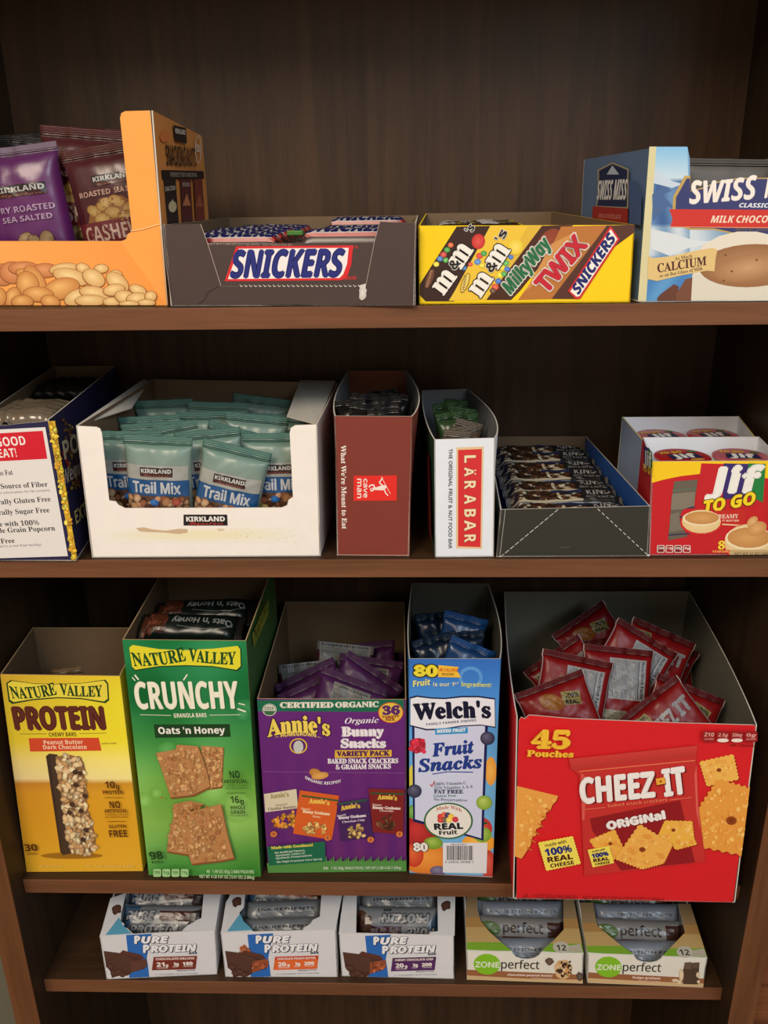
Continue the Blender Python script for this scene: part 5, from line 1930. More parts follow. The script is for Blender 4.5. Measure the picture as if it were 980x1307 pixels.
sn = pouch('candy_bar', 'candy bar', Wrap(0.098, 0.029, 0.020, seal='u', crimp=0.005, rise=0.012, m=3, wr=0.0006, seed=3), lambda x, y: (66, 48, 44), snick, lambda x, y: (96, 84, 80), key='candy_film', nx=8, ny=16, bodyname='wrapper', sealname='wrapper_end')
q0 = sb.A
side_ = nrm(sb.B - sb.A)
deep = nrm(sb.bl - sb.A)
rows = ['front', 'second', 'third', 'fourth', 'fifth', 'sixth', 'seventh', 'rearmost']
for c_ in range(2):
    for r_ in range(8 - c_):
        P_ = sb.A + side_ * (0.056 + 0.105 * c_) + deep * (0.022 + 0.0295 * r_) + np.array([0, 0, 0.048 + (0.0012 * ((r_ * 5 + c_ * 3) % 4))])
        setdown(sn, 'brown candy bar with navy lettering, %s row of the %s column in the dark carton' % (rows[r_], ('left', 'right')[c_]), tuple(P_), pitch=90, yaw=-4 + ((r_ * 7) % 5 - 2) * 0.6, group='candy bars in the dark brown carton')
for k in range(1):
    P_ = sb.A + side_ * 0.160 + deep * 0.2295 + np.array([0, 0, 0.0585])
    setdown(sn, 'brown candy bar sitting higher than the rest at the back right of the dark carton', tuple(P_), pitch=84, yaw=-5, group='candy bars in the dark brown carton')
gt = empty('product_tag', 'small green tag between the two columns of candy bars', 'tag', tuple(sb.A + side_ * 0.110 + deep * 0.03 + np.array([0, 0, 0.0605])))
link('tag_card', box_mesh('tag_card', -0.007, 0.007, -0.006, 0.006, -0.003, 0.001, card('tag_green', (70, 120, 50)), 0.0008), gt)


# ---- candy bars (yellow carton)
def mmb(a):
    a.group('title_lettering')
    for x in (12, 50):
        a.text('m', x, 24, x + 14, 24, 22, WHT, 'S', bold=1.2)
    a.text('&', 32, 22, 42, 22, 12, WHT, 'S', bold=0.5)
    a.text("'s", 70, 14, 78, 14, 9, WHT, 'B')
    a.group('candy_picture')
    for x, y, c in ((82, 8, (200, 60, 50)), (88, 16, (70, 140, 60)), (84, 24, (220, 190, 50)), (92, 10, (60, 100, 170))):
        a.ell(x, y, 4, 4, c)


mmp = pouch('candy_bar', 'candy bar', Wrap(0.098, 0.034, 0.020, seal='u', crimp=0.005, rise=0.014, m=2.5, wr=0.001, seed=4), lambda x, y: (70, 46, 36), mmb, lambda x, y: (84, 64, 54), key='candy_film', nx=8, ny=16, bodyname='wrapper', sealname='wrapper_end')
mmy = pouch('candy_bar', 'candy bar', Wrap(0.098, 0.034, 0.020, seal='u', crimp=0.005, rise=0.014, m=2.5, wr=0.001, seed=9), lambda x, y: (200, 176, 60), mmb, lambda x, y: (190, 170, 90), key='candy_film', nx=8, ny=16, bodyname='wrapper', sealname='wrapper_end')
sd2, dp2 = nrm(mb.B - mb.A), nrm(mb.bl - mb.A)
for r_ in range(5):
    for c_ in range(2):
        if c_ == 1 and r_ > 3:
            continue
        P_ = mb.A + sd2 * (0.055 + (0.052 if c_ else 0)) + dp2 * (0.0315 + 0.0382 * r_) + np.array([0, 0, 0.054 - 0.021 * c_])
        pr_ = mmp if (c_ == 0 and r_ != 2) or r_ == 1 else mmy
        setdown(pr_, '%s candy wrapper with white letters, %s row at %s of the yellow carton' % ('brown' if pr_ is mmp else 'yellow', rows[r_], ('the left', 'the lower right')[c_]), tuple(P_), pitch=90 if c_ == 0 else 84, yaw=-3 + r_ % 3, group='candy bars in the yellow carton')

# ---- cocoa packets
def cocoa_p(a):
    a.group('packet_lettering')
    a.text('COCOA', 12, 30, 70, 30, 10, (90, 96, 120), 'I')


cp = pouch('cocoa_packet', 'packet', Wrap(0.085, 0.112, 0.008, seed=21, crimp=0.006, wr=0.0007), lambda x, y: (120, 116, 112), cocoa_p, lambda x, y: (110, 106, 100), key='paper_film', rough=0.6)
for k in range(5):
    P_ = cb.A + np.array([0.084, 0.030 + 0.019 * k, 0.057 + 0.0015])
    setdown(cp, 'grey paper cocoa packet, %s in the blue carton' % ('foremost', 'second', 'third', 'fourth', 'rearmost')[k], tuple(P_), pitch=4 - k, yaw=3, roll=(k % 3 - 1) * 1.5, group='cocoa packets in the blue carton')

# ---- popcorn packs
def pack_fold(a):
    a.group('fold_flap')
    a.rect(4, 30, 112, 33, (150, 136, 118), True)


def folds(W_, sd):
    r = random.Random(sd)
    W_.waves = [(r.uniform(-22, 22), r.uniform(120, 420), r.uniform(0, 6), r.uniform(0.0006, 0.0016)) for _ in range(7)]
    return W_


pk1 = pouch('popcorn_pack', 'pack', folds(Wrap(0.094, 0.105, 0.026, seed=31, crimp=0.006, rise=0.02, m=6, wr=0.003), 5), lambda x, y: (146, 128, 106), None, lambda x, y: (180, 168, 150), key='clear_wrap', rough=0.15, nx=40, ny=40, bodyname='clear_wrapping')
pk2 = pouch('popcorn_pack', 'pack', folds(Wrap(0.096, 0.105, 0.026, seed=37, crimp=0.006, rise=0.02, m=6, wr=0.003), 8), lambda x, y: (46, 40, 35), None, lambda x, y: (84, 78, 72), key='clear_wrap', rough=0.15, nx=40, ny=40, bodyname='clear_wrapping')
ph = (pb.A[0] + pb.B[0]) / 2 + 0.0
for pk, y_, z_, t_ in ((pk1, 0.060, 0.126, 'tan popcorn pack in crinkled clear wrap, foremost in the navy carton'), (pk2, 0.166, 0.128, 'dark popcorn pack in glossy clear wrap, behind the tan one'), (pk2, 0.205, 0.096, 'dark popcorn pack lowest at the back of the navy carton'),
                       (pk1, 0.075, 0.092, 'tan popcorn pack underneath the foremost one')):
    f_ = min(1, (y_ + 0.05) / 0.262)
    xl_, xr_ = pb.A[0] * (1 - f_) - 0.428 * f_, pb.B[0] * (1 - f_) - 0.352 * f_
    setdown(pk, t_, ((xl_ + xr_) / 2, y_, Z2 + z_), pitch=90 if z_ > 0.1 and y_ < 0.1 else 92, yaw=2, roll=0, group='popcorn packs in the navy carton', scale=(xr_ - xl_ - 0.016) / 0.096)


# ---- trail mix pouches
def trail(a):
    a.group('clear_window')
    a.poly([(0, 27), (64, 27), (64, 41), (0, 41)], (190, 192, 184), True)
    badge(a, 16, 29, 49, 38)
    a.group('title_band')
    a.poly([(0, 41), (64, 41), (64, 57), (0, 57)], (38, 96, 156), True)
    a.text('Trail Mix', 8, 54, 56, 54, 10.5, (226, 228, 230), 'R', bold=0.5)
    a.group('nut_picture')
    a.rect(0, 57, 64, 92, (112, 76, 56), True)
    a.crumble([(1, 58), (63, 58), (63, 91), (1, 91)], 90, [(196, 150, 110), (176, 126, 88), (150, 92, 62), (84, 50, 38), (206, 166, 130)], 3, 5.2, clip=True, asp=0.75)
    for x, y, c in ((30, 63, (40, 110, 190)), (18, 72, (206, 170, 90)), (45, 76, (50, 120, 196)), (52, 62, (170, 70, 50)), (24, 83, (44, 112, 190))):
        a.ell(x, y, 4.6, 3.6, c, 0, tuple(min(255, v + 40) for v in c), clip=True)


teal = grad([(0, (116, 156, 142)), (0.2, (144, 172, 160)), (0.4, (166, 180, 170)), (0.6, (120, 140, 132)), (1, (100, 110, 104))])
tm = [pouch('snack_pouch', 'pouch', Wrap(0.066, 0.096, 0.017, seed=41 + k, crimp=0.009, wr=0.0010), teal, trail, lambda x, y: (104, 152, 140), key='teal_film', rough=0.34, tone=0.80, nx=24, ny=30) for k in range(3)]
TG = 'trail mix pouches in the white carton'


def c6(x, y):
    return 90 + x / 2.882, 470 + y / 2.882


spots = [(598, 288, 0.0175, -14, 1, 0, 'front teal pouch tilted to the right, its badge low'), (342, 250, 0.0175, -3, 1, 1, 'front teal pouch standing nearly upright left of centre'),
         (190, 230, 0.040, 0, 1, 2, 'teal pouch at the left end, behind the upright front one'), (500, 228, 0.040, 5, 1, 0, 'teal pouch half hidden between the two front pouches'),
         (745, 236, 0.040, 0, 1, 1, 'teal pouch at the right end of the front'), (610, 232, 0.062, -16, 1, 2, 'teal pouch leaning over behind the tilted front pouch'),
         (300, 196, 0.084, 4, 1, 0, 'teal pouch in the second row on the left'), (390, 206, 0.062, 10, 1, 1, 'teal pouch slanting behind the upright front pouch'),
         (670, 178, 0.084, -6, 1, 2, 'teal pouch in the second row on the right'), (495, 162, 0.106, 1, 1, 1, 'teal pouch with a pale ribbed seal in the middle of the pile'),
         (240, 172, 0.106, 3, 1, 2, 'teal pouch in the third row on the left'), (320, 118, 0.152, 2, 1, 0, 'teal pouch at the back left under the shelf shadow'),
         (540, 120, 0.152, -2, 1, 1, 'teal pouch at the back in the middle'), (705, 104, 0.174, -8, 1, 2, 'teal pouch at the back right, its corner highest'), (752, 168, 0.128, -3, 1, 0, 'teal pouch at the right wall under the folded flap')]
for x, y, Y, ro, pi_, k, t_ in spots:
    px, py = c6(x, y)
    put(tm[k], t_, px, py, Y, roll=ro, pitch=pi_, group=TG)

# ---- dark bars in the maroon carton
db = pouch('snack_bar', 'snack bar', Wrap(0.030, 0.120, 0.014, seed=51, crimp=0.007, wr=0.002), lambda x, y: (26, 22, 22), None, lambda x, y: (26, 23, 23), key='dark_film', nx=8, ny=16, bodyname='wrapper', sealname='wrapper_end')
for k, (px, py, Y, ro) in enumerate(((448, 512, 0.048, 5), (466, 503, 0.092, -4), (486, 516, 0.050, 3), (503, 503, 0.112, -5), (449, 502, 0.130, -3), (489, 498, 0.150, 5), (510, 509, 0.072, 3), (460, 518, 0.026, -6), (502, 520, 0.026, 4))):
    put(db, 'black-wrapped snack bar standing in the maroon carton, %s' % ('front left tilted right', 'left of centre further back', 'centre near the front', 'right side further back', 'far left corner', 'rearmost of all', 'against the right wall', 'foremost on the left', 'foremost on the right')[k], px, py, Y, roll=ro, pitch=3, group='black bars in the maroon carton')

# ---- bars in the slim white carton
def fruitbar(a):
    a.group('wrapper_picture')
    a.rect(0, 30, 30, 60, (110, 84, 60), True)
    a.crumble([(1, 32), (29, 32), (29, 58), (1, 58)], 14, [(150, 120, 90), (130, 50, 40), (90, 70, 50)], 3, 6, clip=True)


gbr = pouch('snack_bar', 'snack bar', Wrap(0.027, 0.092, 0.013, seed=57, crimp=0.008, wr=0.002), grad([(0, (54, 84, 48)), (0.25, (60, 92, 52)), (0.5, (90, 84, 62)), (1, (80, 66, 54))]), fruitbar, lambda x, y: (62, 98, 56), key='green_film', nx=8, ny=16, bodyname='wrapper', sealname='wrapper_end')
bbr = pouch('snack_bar', 'snack bar', Wrap(0.027, 0.092, 0.013, seed=58, crimp=0.008, wr=0.002), lambda x, y: (96, 78, 66), fruitbar, lambda x, y: (126, 114, 100), key='green_film', nx=8, ny=16, bodyname='wrapper', sealname='wrapper_end')
for k, (px, py, Y, ro, pr_) in enumerate(((567, 514, 0.130, 8, gbr), (582, 510, 0.152, -6, gbr), (592, 520, 0.108, -10, gbr), (602, 528, 0.086, 4, gbr), (574, 526, 0.070, 8, gbr), (586, 538, 0.050, -14, bbr), (606, 545, 0.030, 8, bbr), (574, 546, 0.028, -4, bbr))):
    put(pr_, '%s-wrapped bar in the slim white carton, %s' % ('green' if pr_ is gbr else 'brown', ('left at the back', 'rearmost of the bars', 'right of centre at the back', 'against the right wall', 'left in the middle', 'front centre leaning left', 'front right leaning over', 'foremost on the left')[k]),
        px, py, Y, roll=ro, pitch=4, group='bars in the slim white carton')

# ---- nut bars in the black carton
def nutbar(a):
    a.group('bar_window')
    a.rect(6, 5, 88, 27, (60, 44, 34), True)
    a.crumble([(7, 6), (84, 6), (84, 26), (7, 26)], 70, [(196, 176, 146), (110, 70, 46), (84, 56, 40), (70, 46, 36), (214, 200, 176), (96, 60, 40)], 2.4, 4.6, clip=True, asp=0.7)
    a.line([(6, 27), (40, 28.5), (86, 26.5)], 2.2, (214, 200, 170))
    a.group('name_panel')
    a.rect(84, 3, 128, 29, (40, 38, 38), True)
    a.text('KIND', 90, 17, 116, 17, 9, (176, 172, 168), 'R', bold=0.4)
    a.text('FRUIT & NUT BAR', 88, 24, 122, 24, 3.6, (150, 150, 148), 'R', bold=0.2)
    a.rect(50, 8, 84, 14, (50, 60, 96), True)


kn = [pouch('nut_bar', 'snack bar', Wrap(0.132, 0.032, 0.020, seal='u', crimp=0.007, rise=0.012, m=3, wr=0.0014, seed=61 + k), lambda x, y: (84, 72, 60), nutbar, lambda x, y: (150, 146, 140), key='kind_film', nx=10, ny=20, bodyname='wrapper', sealname='wrapper_end') for k in range(2)]
kx0, kx1 = kb.A[0], kb.B[0]
for r_ in range(7):
    y_ = 0.0275 + 0.0345 * r_
    f_ = r_ / 6
    P_ = (0.162 + 0.002 * f_ + 0.002 * ((r_ * 3) % 3 - 1), y_, Z2 + 0.0335 + 0.001 * (r_ % 2))
    setdown(kn[r_ % 2], 'nut bar in clear and black wrapper lying in the black carton, %s row' % ('front', 'second', 'third', 'middle', 'fifth', 'sixth', 'rearmost')[r_], P_, pitch=78, yaw=((r_ * 5) % 3 - 1) * 1.0, group='nut bars in the black carton', scale=0.90)


# ---- peanut butter cups
def lathe(name, prof, m, parent, loc, n=36):
    V, F = [], []
    for r_, z_ in prof:
        for k in range(n):
            t_ = 2 * math.pi * k / n
            V.append((r_ * math.cos(t_), r_ * math.sin(t_), z_))
    for j in range(len(prof) - 1):
        for k in range(n):
            k2 = (k + 1) % n
            F.append((j * n + k, j * n + k2, (j + 1) * n + k2, (j + 1) * n + k))
    F.append(tuple(range(n))[::-1])
    F.append(tuple((len(prof) - 1) * n + k for k in range(n)))
    me = mesh(name, V, F, [m], smooth=False)
    return link(name, me, parent, loc)


def pbcup(label, loc, glare):
    root = empty('peanut_butter_cup', label, 'cup', loc, (0, 0, R(-10 if glare else 8)), group='peanut butter cups in the two cartons')
    lathe('cup_body', [(0.021, -0.030), (0.0235, -0.004), (0.0262, -0.003), (0.0262, -0.0015)], mat('cup_plastic', (196, 176, 150), rough=0.3), root, (0, 0, 0))
    lid = lathe('foil_lid', [(0.0266, -0.0014), (0.0268, -0.0008), (0.026, 0.0002), (0.0235, 0.0006)], mat('foil_red_glare' if glare else 'foil_red', (190, 96, 106) if glare else (176, 26, 32), rough=0.25, spec=0.6, coat=0.3), root, (0, 0, 0))  # paler copy of the red foil: a reflection painted into its colour
    a = Art(lambda x, y: (x / 1000, -y / 1000), lambda u, v, l: np.stack([u, v, 0.0007 + l], -1), lift=0.0002)
    a.group('lid_print')
    a.poly([(-14, -4), (15, -6), (17, 10), (-15, 12)], (34, 36, 70))
    a.text('Jif', -11, 9, 12, 8, 12, WHT, 'B', bold=0.7)
    a.text('TO GO', -18, -7, 4, -9, 5, (230, 190, 50), 'I', bold=0.4)
    a.ell(14, -11, 5, 3, (70, 110, 50))
    a.ell(8, 15, 7, 3, (200, 150, 60))
    a.flush(lid)
    return root


zt = jb.A[2] + 0.0
for (x_, y_, z_, pk_, t_) in ((0.2665, 0.042, 0.0895, False, 'red foil-lidded cup at the front left of the red carton'), (0.3225, 0.042, 0.0895, True, 'foil-lidded cup at the front right of the red carton, pinkish reflection painted in'),
                              (0.2715, 0.127, 0.086, False, 'red foil-lidded cup on the left of the rear carton'), (0.3275, 0.127, 0.086, False, 'red foil-lidded cup on the right of the rear carton')):
    pbcup(t_, (x_, y_, Z2 + z_), pk_)
    for lv in (1, ):
        pass

# ---- granola bars in the tall green carton
def oats(a):
    a.group('wrapper_picture')
    a.poly([(3, 4), (30, 5), (34, 14), (30, 30), (3, 31)], (120, 64, 44), True)
    a.crumble([(4, 6), (30, 6), (30, 30), (4, 30)], 14, [(150, 84, 60), (176, 150, 130), (96, 56, 40)], 3, 6, clip=True)
    a.group('title_lettering')
    a.text("Oats 'n Honey", 102, 14, 38, 12, 7.5, (190, 196, 190), 'R', bold=0.35, arc=-2)
    a.line([(44, 22), (60, 25), (86, 26), (100, 22)], 0.9, (150, 156, 150))


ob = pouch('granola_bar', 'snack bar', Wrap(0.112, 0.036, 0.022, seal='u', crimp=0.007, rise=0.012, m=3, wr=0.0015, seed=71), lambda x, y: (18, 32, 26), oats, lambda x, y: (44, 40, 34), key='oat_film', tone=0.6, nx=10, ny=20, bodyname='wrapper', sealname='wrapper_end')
setdown(ob, 'dark green granola bar lying across the tall green carton, lettering upside down', (-0.232, 0.052, at_y(262, 803, 0.052)[2]), pitch=62, roll=-2, group='granola bars in the tall green carton')
setdown(ob, 'dark green granola bar behind the upside-down lettered one', (-0.228, 0.100, at_y(272, 783, 0.1)[2]), pitch=66, roll=2, group='granola bars in the tall green carton')
yo = pouch('snack_bar', 'snack bar', Wrap(0.034, 0.13, 0.02, seed=73, crimp=0.008, wr=0.002), lambda x, y: (120, 90, 56), None, lambda x, y: (140, 110, 76), key='oat_film', nx=8, ny=14, bodyname='wrapper', sealname='wrapper_end')
put(yo, 'tan wrapped bar just showing above the edge of the yellow carton', 84, 853, 0.040, roll=8, pitch=2, anchor='top')


# ---- bunny cracker pouches
def facts(x0, y0, x1, y1, tone=(176, 176, 170), title='Nutrition Facts', vertical=False, n=9):
    def fn(a):
        a.group('facts_panel')
        a.rect(x0, y0, x1, y1, tone, True)
        ink = (46, 46, 50)
        if vertical:
            a.text(title, x1 - 6, y0 + 2, x1 - 6, y1 - 3, 4.0, ink, 'B', bold=0.15)
            a.line([(x1 - 10, y0 + 2), (x1 - 10, y1 - 2)], 0.9, ink)
            k, x = 0, x1 - 13
            while x > x0 + 2:
                a.line([(x, y0 + 2), (x, y1 - 2 - (k % 3) * 5)], 0.35, (110, 110, 110))
                x -= 2.1
                k += 1
        else:
            a.text(title, x0 + 2, y0 + 5, x1 - 3, y0 + 5, 3.2, ink, 'B')
            y = y0 + 8
            k = 0
            while y < y1 - 1:
                a.line([(x0 + 2, y), (x1 - 2 - (k % 3) * 4, y)], 0.5, (90, 90, 90))
                y += 2.3
                k += 1
    return fn


PU = (104, 44, 112)
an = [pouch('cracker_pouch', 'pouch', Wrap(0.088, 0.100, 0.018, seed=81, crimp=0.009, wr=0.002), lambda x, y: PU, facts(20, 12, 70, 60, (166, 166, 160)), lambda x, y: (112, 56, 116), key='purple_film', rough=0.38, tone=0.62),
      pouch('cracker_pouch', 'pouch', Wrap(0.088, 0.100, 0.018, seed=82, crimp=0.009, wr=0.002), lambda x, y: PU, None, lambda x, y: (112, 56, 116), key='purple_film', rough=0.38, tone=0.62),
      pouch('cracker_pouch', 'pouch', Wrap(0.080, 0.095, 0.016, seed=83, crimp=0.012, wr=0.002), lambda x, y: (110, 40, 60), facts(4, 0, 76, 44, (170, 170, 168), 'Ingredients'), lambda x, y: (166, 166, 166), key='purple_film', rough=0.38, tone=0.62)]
AG = 'purple cracker pouches in the purple carton'


def c3(x, y):
    return 340 + x / 5.158, 800 + y / 5.158


for k, x, y, Y, ro, pi_, yw, t_ in ((1, 300, 330, 0.090, 24, 25, 0, 'purple pouch slanting up to the right at the front left'), (0, 585, 330, 0.067, -20, 25, 0, 'purple pouch with a large grey label at the front centre'),
                                    (2, 510, 130, 0.158, -6, 25, 0, 'pouch with a grey ribbed label standing highest in the purple carton'), (2, 290, 250, 0.136, 6, 25, 0, 'pouch with a dim grey label at the left of the pile'),
                                    (0, 780, 210, 0.136, -8, 25, 0, 'purple pouch with a grey label leaning on the right wall'), (1, 730, 250, 0.113, -34, 25, 0, 'plain purple pouch tilted steeply at the right'),
                                    (1, 640, 105, 0.183, 6, 25, 0, 'plain purple pouch at the back in the middle'), (1, 775, 150, 0.206, -8, 25, 0, 'plain purple pouch at the back right corner'), (1, 250, 300, 0.115, 26, 25, 0, 'plain purple pouch at the far left against the side')):
    px, py = c3(x, y)
    put(an[k], t_, px, py, Y, roll=ro, pitch=pi_, yaw=yw, group=AG, scale=0.88)


# ---- fruit snack pouches
def fsn(a):
    a.group('pouch_logo')
    a.ell(34, 34, 13, 9, (150, 156, 166))
    a.text("Welch's", 25, 36, 43, 36, 5, (40, 50, 80), 'S', bold=0.2)
    a.poly([(20, 52), (48, 44), (66, 56), (60, 74), (30, 76)], (120, 112, 90), True)


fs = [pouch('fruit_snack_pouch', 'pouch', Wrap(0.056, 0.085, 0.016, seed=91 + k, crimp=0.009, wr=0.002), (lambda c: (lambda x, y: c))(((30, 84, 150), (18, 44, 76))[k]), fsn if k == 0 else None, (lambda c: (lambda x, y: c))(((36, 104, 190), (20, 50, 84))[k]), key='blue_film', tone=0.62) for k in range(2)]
for k, px, py, Y, ro, pi_, t_ in ((0, 596, 785, 0.112, -14, 12, 'bright blue pouch with ribbed seal at the right in the slim blue carton'), (1, 556, 782, 0.136, 6, 12, 'dark blue pouch standing at the left in the slim blue carton'),
                                  (1, 550, 812, 0.066, 14, 12, 'dark blue pouch low at the front left of the slim blue carton'), (0, 606, 822, 0.042, -22, 12, 'blue pouch lying low at the front right of the slim blue carton'), (1, 588, 806, 0.089, 4, 12, 'dark blue pouch in the middle of the slim blue carton')):
    put(fs[k], t_, px, py, Y, roll=ro, pitch=pi_, group='blue fruit snack pouches', scale=0.92)

# ---- cheese cracker pouches
RD = (196, 24, 28)


def chz(kind):
    def fn(a):
        a.group('film_edge')
        for x in (0.9, 93):
            a.sub()
            a.rect(x - 0.9, 0, x + 0.9, 120, (250, 230, 224), True)
        if kind == 'facts':
            a.group('facts_panel')
            facts(34, 14, 84, 66, (232, 234, 240), vertical=True)(a)
            a.rect(16, 80, 60, 112, (220, 214, 190), True)
            for k in range(11):
                a.line([(18, 83 + k * 2.6), (58, 83 + k * 2.6)], 0.6, (90, 84, 74))
        elif kind == 'front':
            a.group('title_lettering')
            a.text('CHEEZ', 10, 46, 60, 42, 18, (245, 240, 245), 'B', bold=0.8)
            a.text('IT', 66, 41, 86, 40, 18, (214, 210, 214), 'B', bold=0.8)
            a.group('cheese_badge')
            a.poly([(8, 14), (30, 12), (32, 26), (10, 28)], (206, 190, 110), True)
            a.text('100%', 11, 20, 29, 19, 5, (50, 40, 50), 'B', bold=0.2)
            a.text('REAL', 12, 26, 29, 25, 4, (50, 40, 50), 'B', bold=0.2)
            a.sub()
            a.ell(70, 80, 18, 14, (214, 130, 50), 10, (230, 160, 80), jag=0.05)
        else:
            a.group('cheese_badge')
            a.poly([(56, 16), (80, 22), (76, 38), (52, 32)], (206, 190, 110), True)
            a.text('100%', 58, 25, 76, 29, 6, (50, 40, 50), 'B', bold=0.2)
            a.text('REAL', 57, 32, 74, 36, 5, (50, 40, 50), 'B', bold=0.2)
            a.sub()
            a.ell(40, 24, 16, 10, (214, 130, 50), 30, (230, 160, 80))
    return fn


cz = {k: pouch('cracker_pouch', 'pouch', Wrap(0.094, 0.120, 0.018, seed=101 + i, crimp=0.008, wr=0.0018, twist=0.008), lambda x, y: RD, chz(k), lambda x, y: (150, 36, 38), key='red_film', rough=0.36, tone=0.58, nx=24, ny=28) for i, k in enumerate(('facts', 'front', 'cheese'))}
QG = 'red cracker pouches in the big red carton'
for k, px, py, Y, ro, pi_, yw, t_ in (
        ('facts', 738, 838, 0.072, -12, 28, 0, 'red pouch with a turned nutrition panel at the front left'),
        ('facts', 794, 826, 0.094, -6, 28, 0, 'red pouch with a turned nutrition panel in the front centre'),
        ('facts', 822, 812, 0.117, -32, 28, 0, 'red pouch with a long pale edge crossing the centre of the pile'),
        ('front', 842, 806, 0.140, -24, 28, 0, 'red pouch with big pale letters leaning right behind the centre'),
        ('cheese', 752, 797, 0.186, 34, 26, 0, 'red pouch with a small yellow badge standing highest on the left'),
        ('front', 712, 830, 0.130, 34, 28, 0, 'red pouch leaning steeply with pale letters at the left'),
        ('cheese', 700, 868, 0.046, 20, 28, 0, 'dim red pouch low against the left wall'),
        ('front', 852, 816, 0.164, -28, 28, 0, 'dark red pouch leaning toward the right wall'),
        ('cheese', 868, 822, 0.192, 4, 26, 0, 'red pouch standing highest at the far right, touching the right wall side'),
        ('cheese', 876, 872, 0.068, -22, 28, 0, 'orange-red pouch with a yellow badge low at the front right'),
        ('facts', 775, 812, 0.160, 8, 28, 0, 'red pouch with a pale panel half buried at the back centre'),
        ('front', 828, 884, 0.046, 36, 28, 0, 'red pouch lying low in front of the right-hand ones')):
    put(cz[k], t_, px, py, Y, roll=ro, pitch=pi_, yaw=yw, group=QG, scale=0.86)


# ---- bars in the white protein cartons
def purebar(tag, tone):
    def fn(a):
        a.group('title_lettering')
        dk = (34, 36, 44)
        a.poly([(6, 1), (28, 1), (18, 20), (6, 39)], (84, 120, 160), True)
        a.text('PURE', 12, 17, 46, 16, 10, (186, 190, 196), 'I', bold=0.6, out=(dk, 0.8))
        a.text('PROTEIN', 18, 33, 76, 32, 10, (186, 190, 196), 'I', bold=0.6, out=(dk, 0.8))
        a.text('BAR', 64, 38, 74, 38, 3, (60, 70, 90), 'I')
        a.group('flavour_tag')
        a.rect(52, 6, 92, 18, tag, True)
        a.text('20g', 56, 15, 66, 15, 5, (190, 180, 176), 'B')
        a.text('2g', 71, 15, 77, 15, 4, (190, 180, 176), 'B')
        a.text('200', 80, 15, 89, 15, 4, (190, 180, 176), 'B')
        a.group('bar_picture')
        a.poly([(90, 6), (120, 2), (121, 26), (100, 36), (88, 28)], tone, True)
        a.crumble([(92, 8), (118, 5), (118, 26), (100, 33), (90, 26)], 22, [tuple(v * 1.25 for v in tone), tuple(v * 0.8 for v in tone)], 3, 6, clip=True)
    return fn


SIL = lambda x, y: (158, 164, 172)
for nm, bx, pl_, tag, tone, items in (
        ('brown-tagged', p1_, pl1, (96, 46, 40), (60, 42, 38), ((0.036, 'main', 0, 42), (0.068, 'rear', 0, 42))),
        ('orange-tagged', p2_, pl2, (190, 84, 50), (120, 84, 50), ((0.074, 'main', 0, 42), (0.047, 'plain middle', 1, 42), (0.024, 'plain foremost', 1, 42))),
        ('purple-tagged', p3_, pl3, (84, 40, 70), (104, 70, 52), ((0.034, 'upside-down', 2, 42), (0.064, 'plain rear', 1, 42)))):
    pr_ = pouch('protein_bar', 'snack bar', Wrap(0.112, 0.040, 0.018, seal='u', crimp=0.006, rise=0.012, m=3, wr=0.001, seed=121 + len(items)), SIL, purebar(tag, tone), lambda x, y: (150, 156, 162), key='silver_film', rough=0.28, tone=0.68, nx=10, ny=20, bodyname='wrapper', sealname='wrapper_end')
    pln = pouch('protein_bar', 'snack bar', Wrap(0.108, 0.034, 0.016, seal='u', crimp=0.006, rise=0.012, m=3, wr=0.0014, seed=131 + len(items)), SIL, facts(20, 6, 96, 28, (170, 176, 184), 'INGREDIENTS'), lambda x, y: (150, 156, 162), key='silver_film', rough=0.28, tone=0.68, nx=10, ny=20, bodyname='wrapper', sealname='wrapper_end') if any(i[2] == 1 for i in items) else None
    mid = (bx.A + bx.B) / 2
    dpv = nrm(bx.bl - bx.A)
    yw = math.degrees(math.atan2(bx.B[1] - bx.A[1], bx.B[0] - bx.A[0]))
    for d_, t_, kind, pi_ in items:
        P_ = mid + dpv * d_ + np.array([0, 0, 0.0485 if kind != 1 else 0.048])
        setdown(pln if kind == 1 else pr_, '%s silver bar in the white protein carton with the %s tag' % (t_, nm.split('-')[0]), tuple(P_), pitch=pi_ if kind != 2 else pi_, roll=180 if kind == 2 else -3 if t_ == 'main' else 2, yaw=yw, group='silver bars in the %s protein carton' % nm)


# ---- bars in the green-logo cartons
def zbar(a):
    a.group('title_lettering')
    a.ell(20, 14, 15, 9, (104, 140, 70), clip=True)
    a.text('perfect', 38, 17, 86, 17, 11, (60, 54, 52), 'R', bold=0.4)
    a.group('flavour_tag')
    a.rect(36, 22, 92, 28, (96, 48, 44), True)
    a.text('chocolate peanut butter', 42, 26.5, 86, 26.5, 3, (190, 160, 150), 'R', bold=0.15)
    a.rect(92, 4, 116, 30, (84, 52, 42), True)


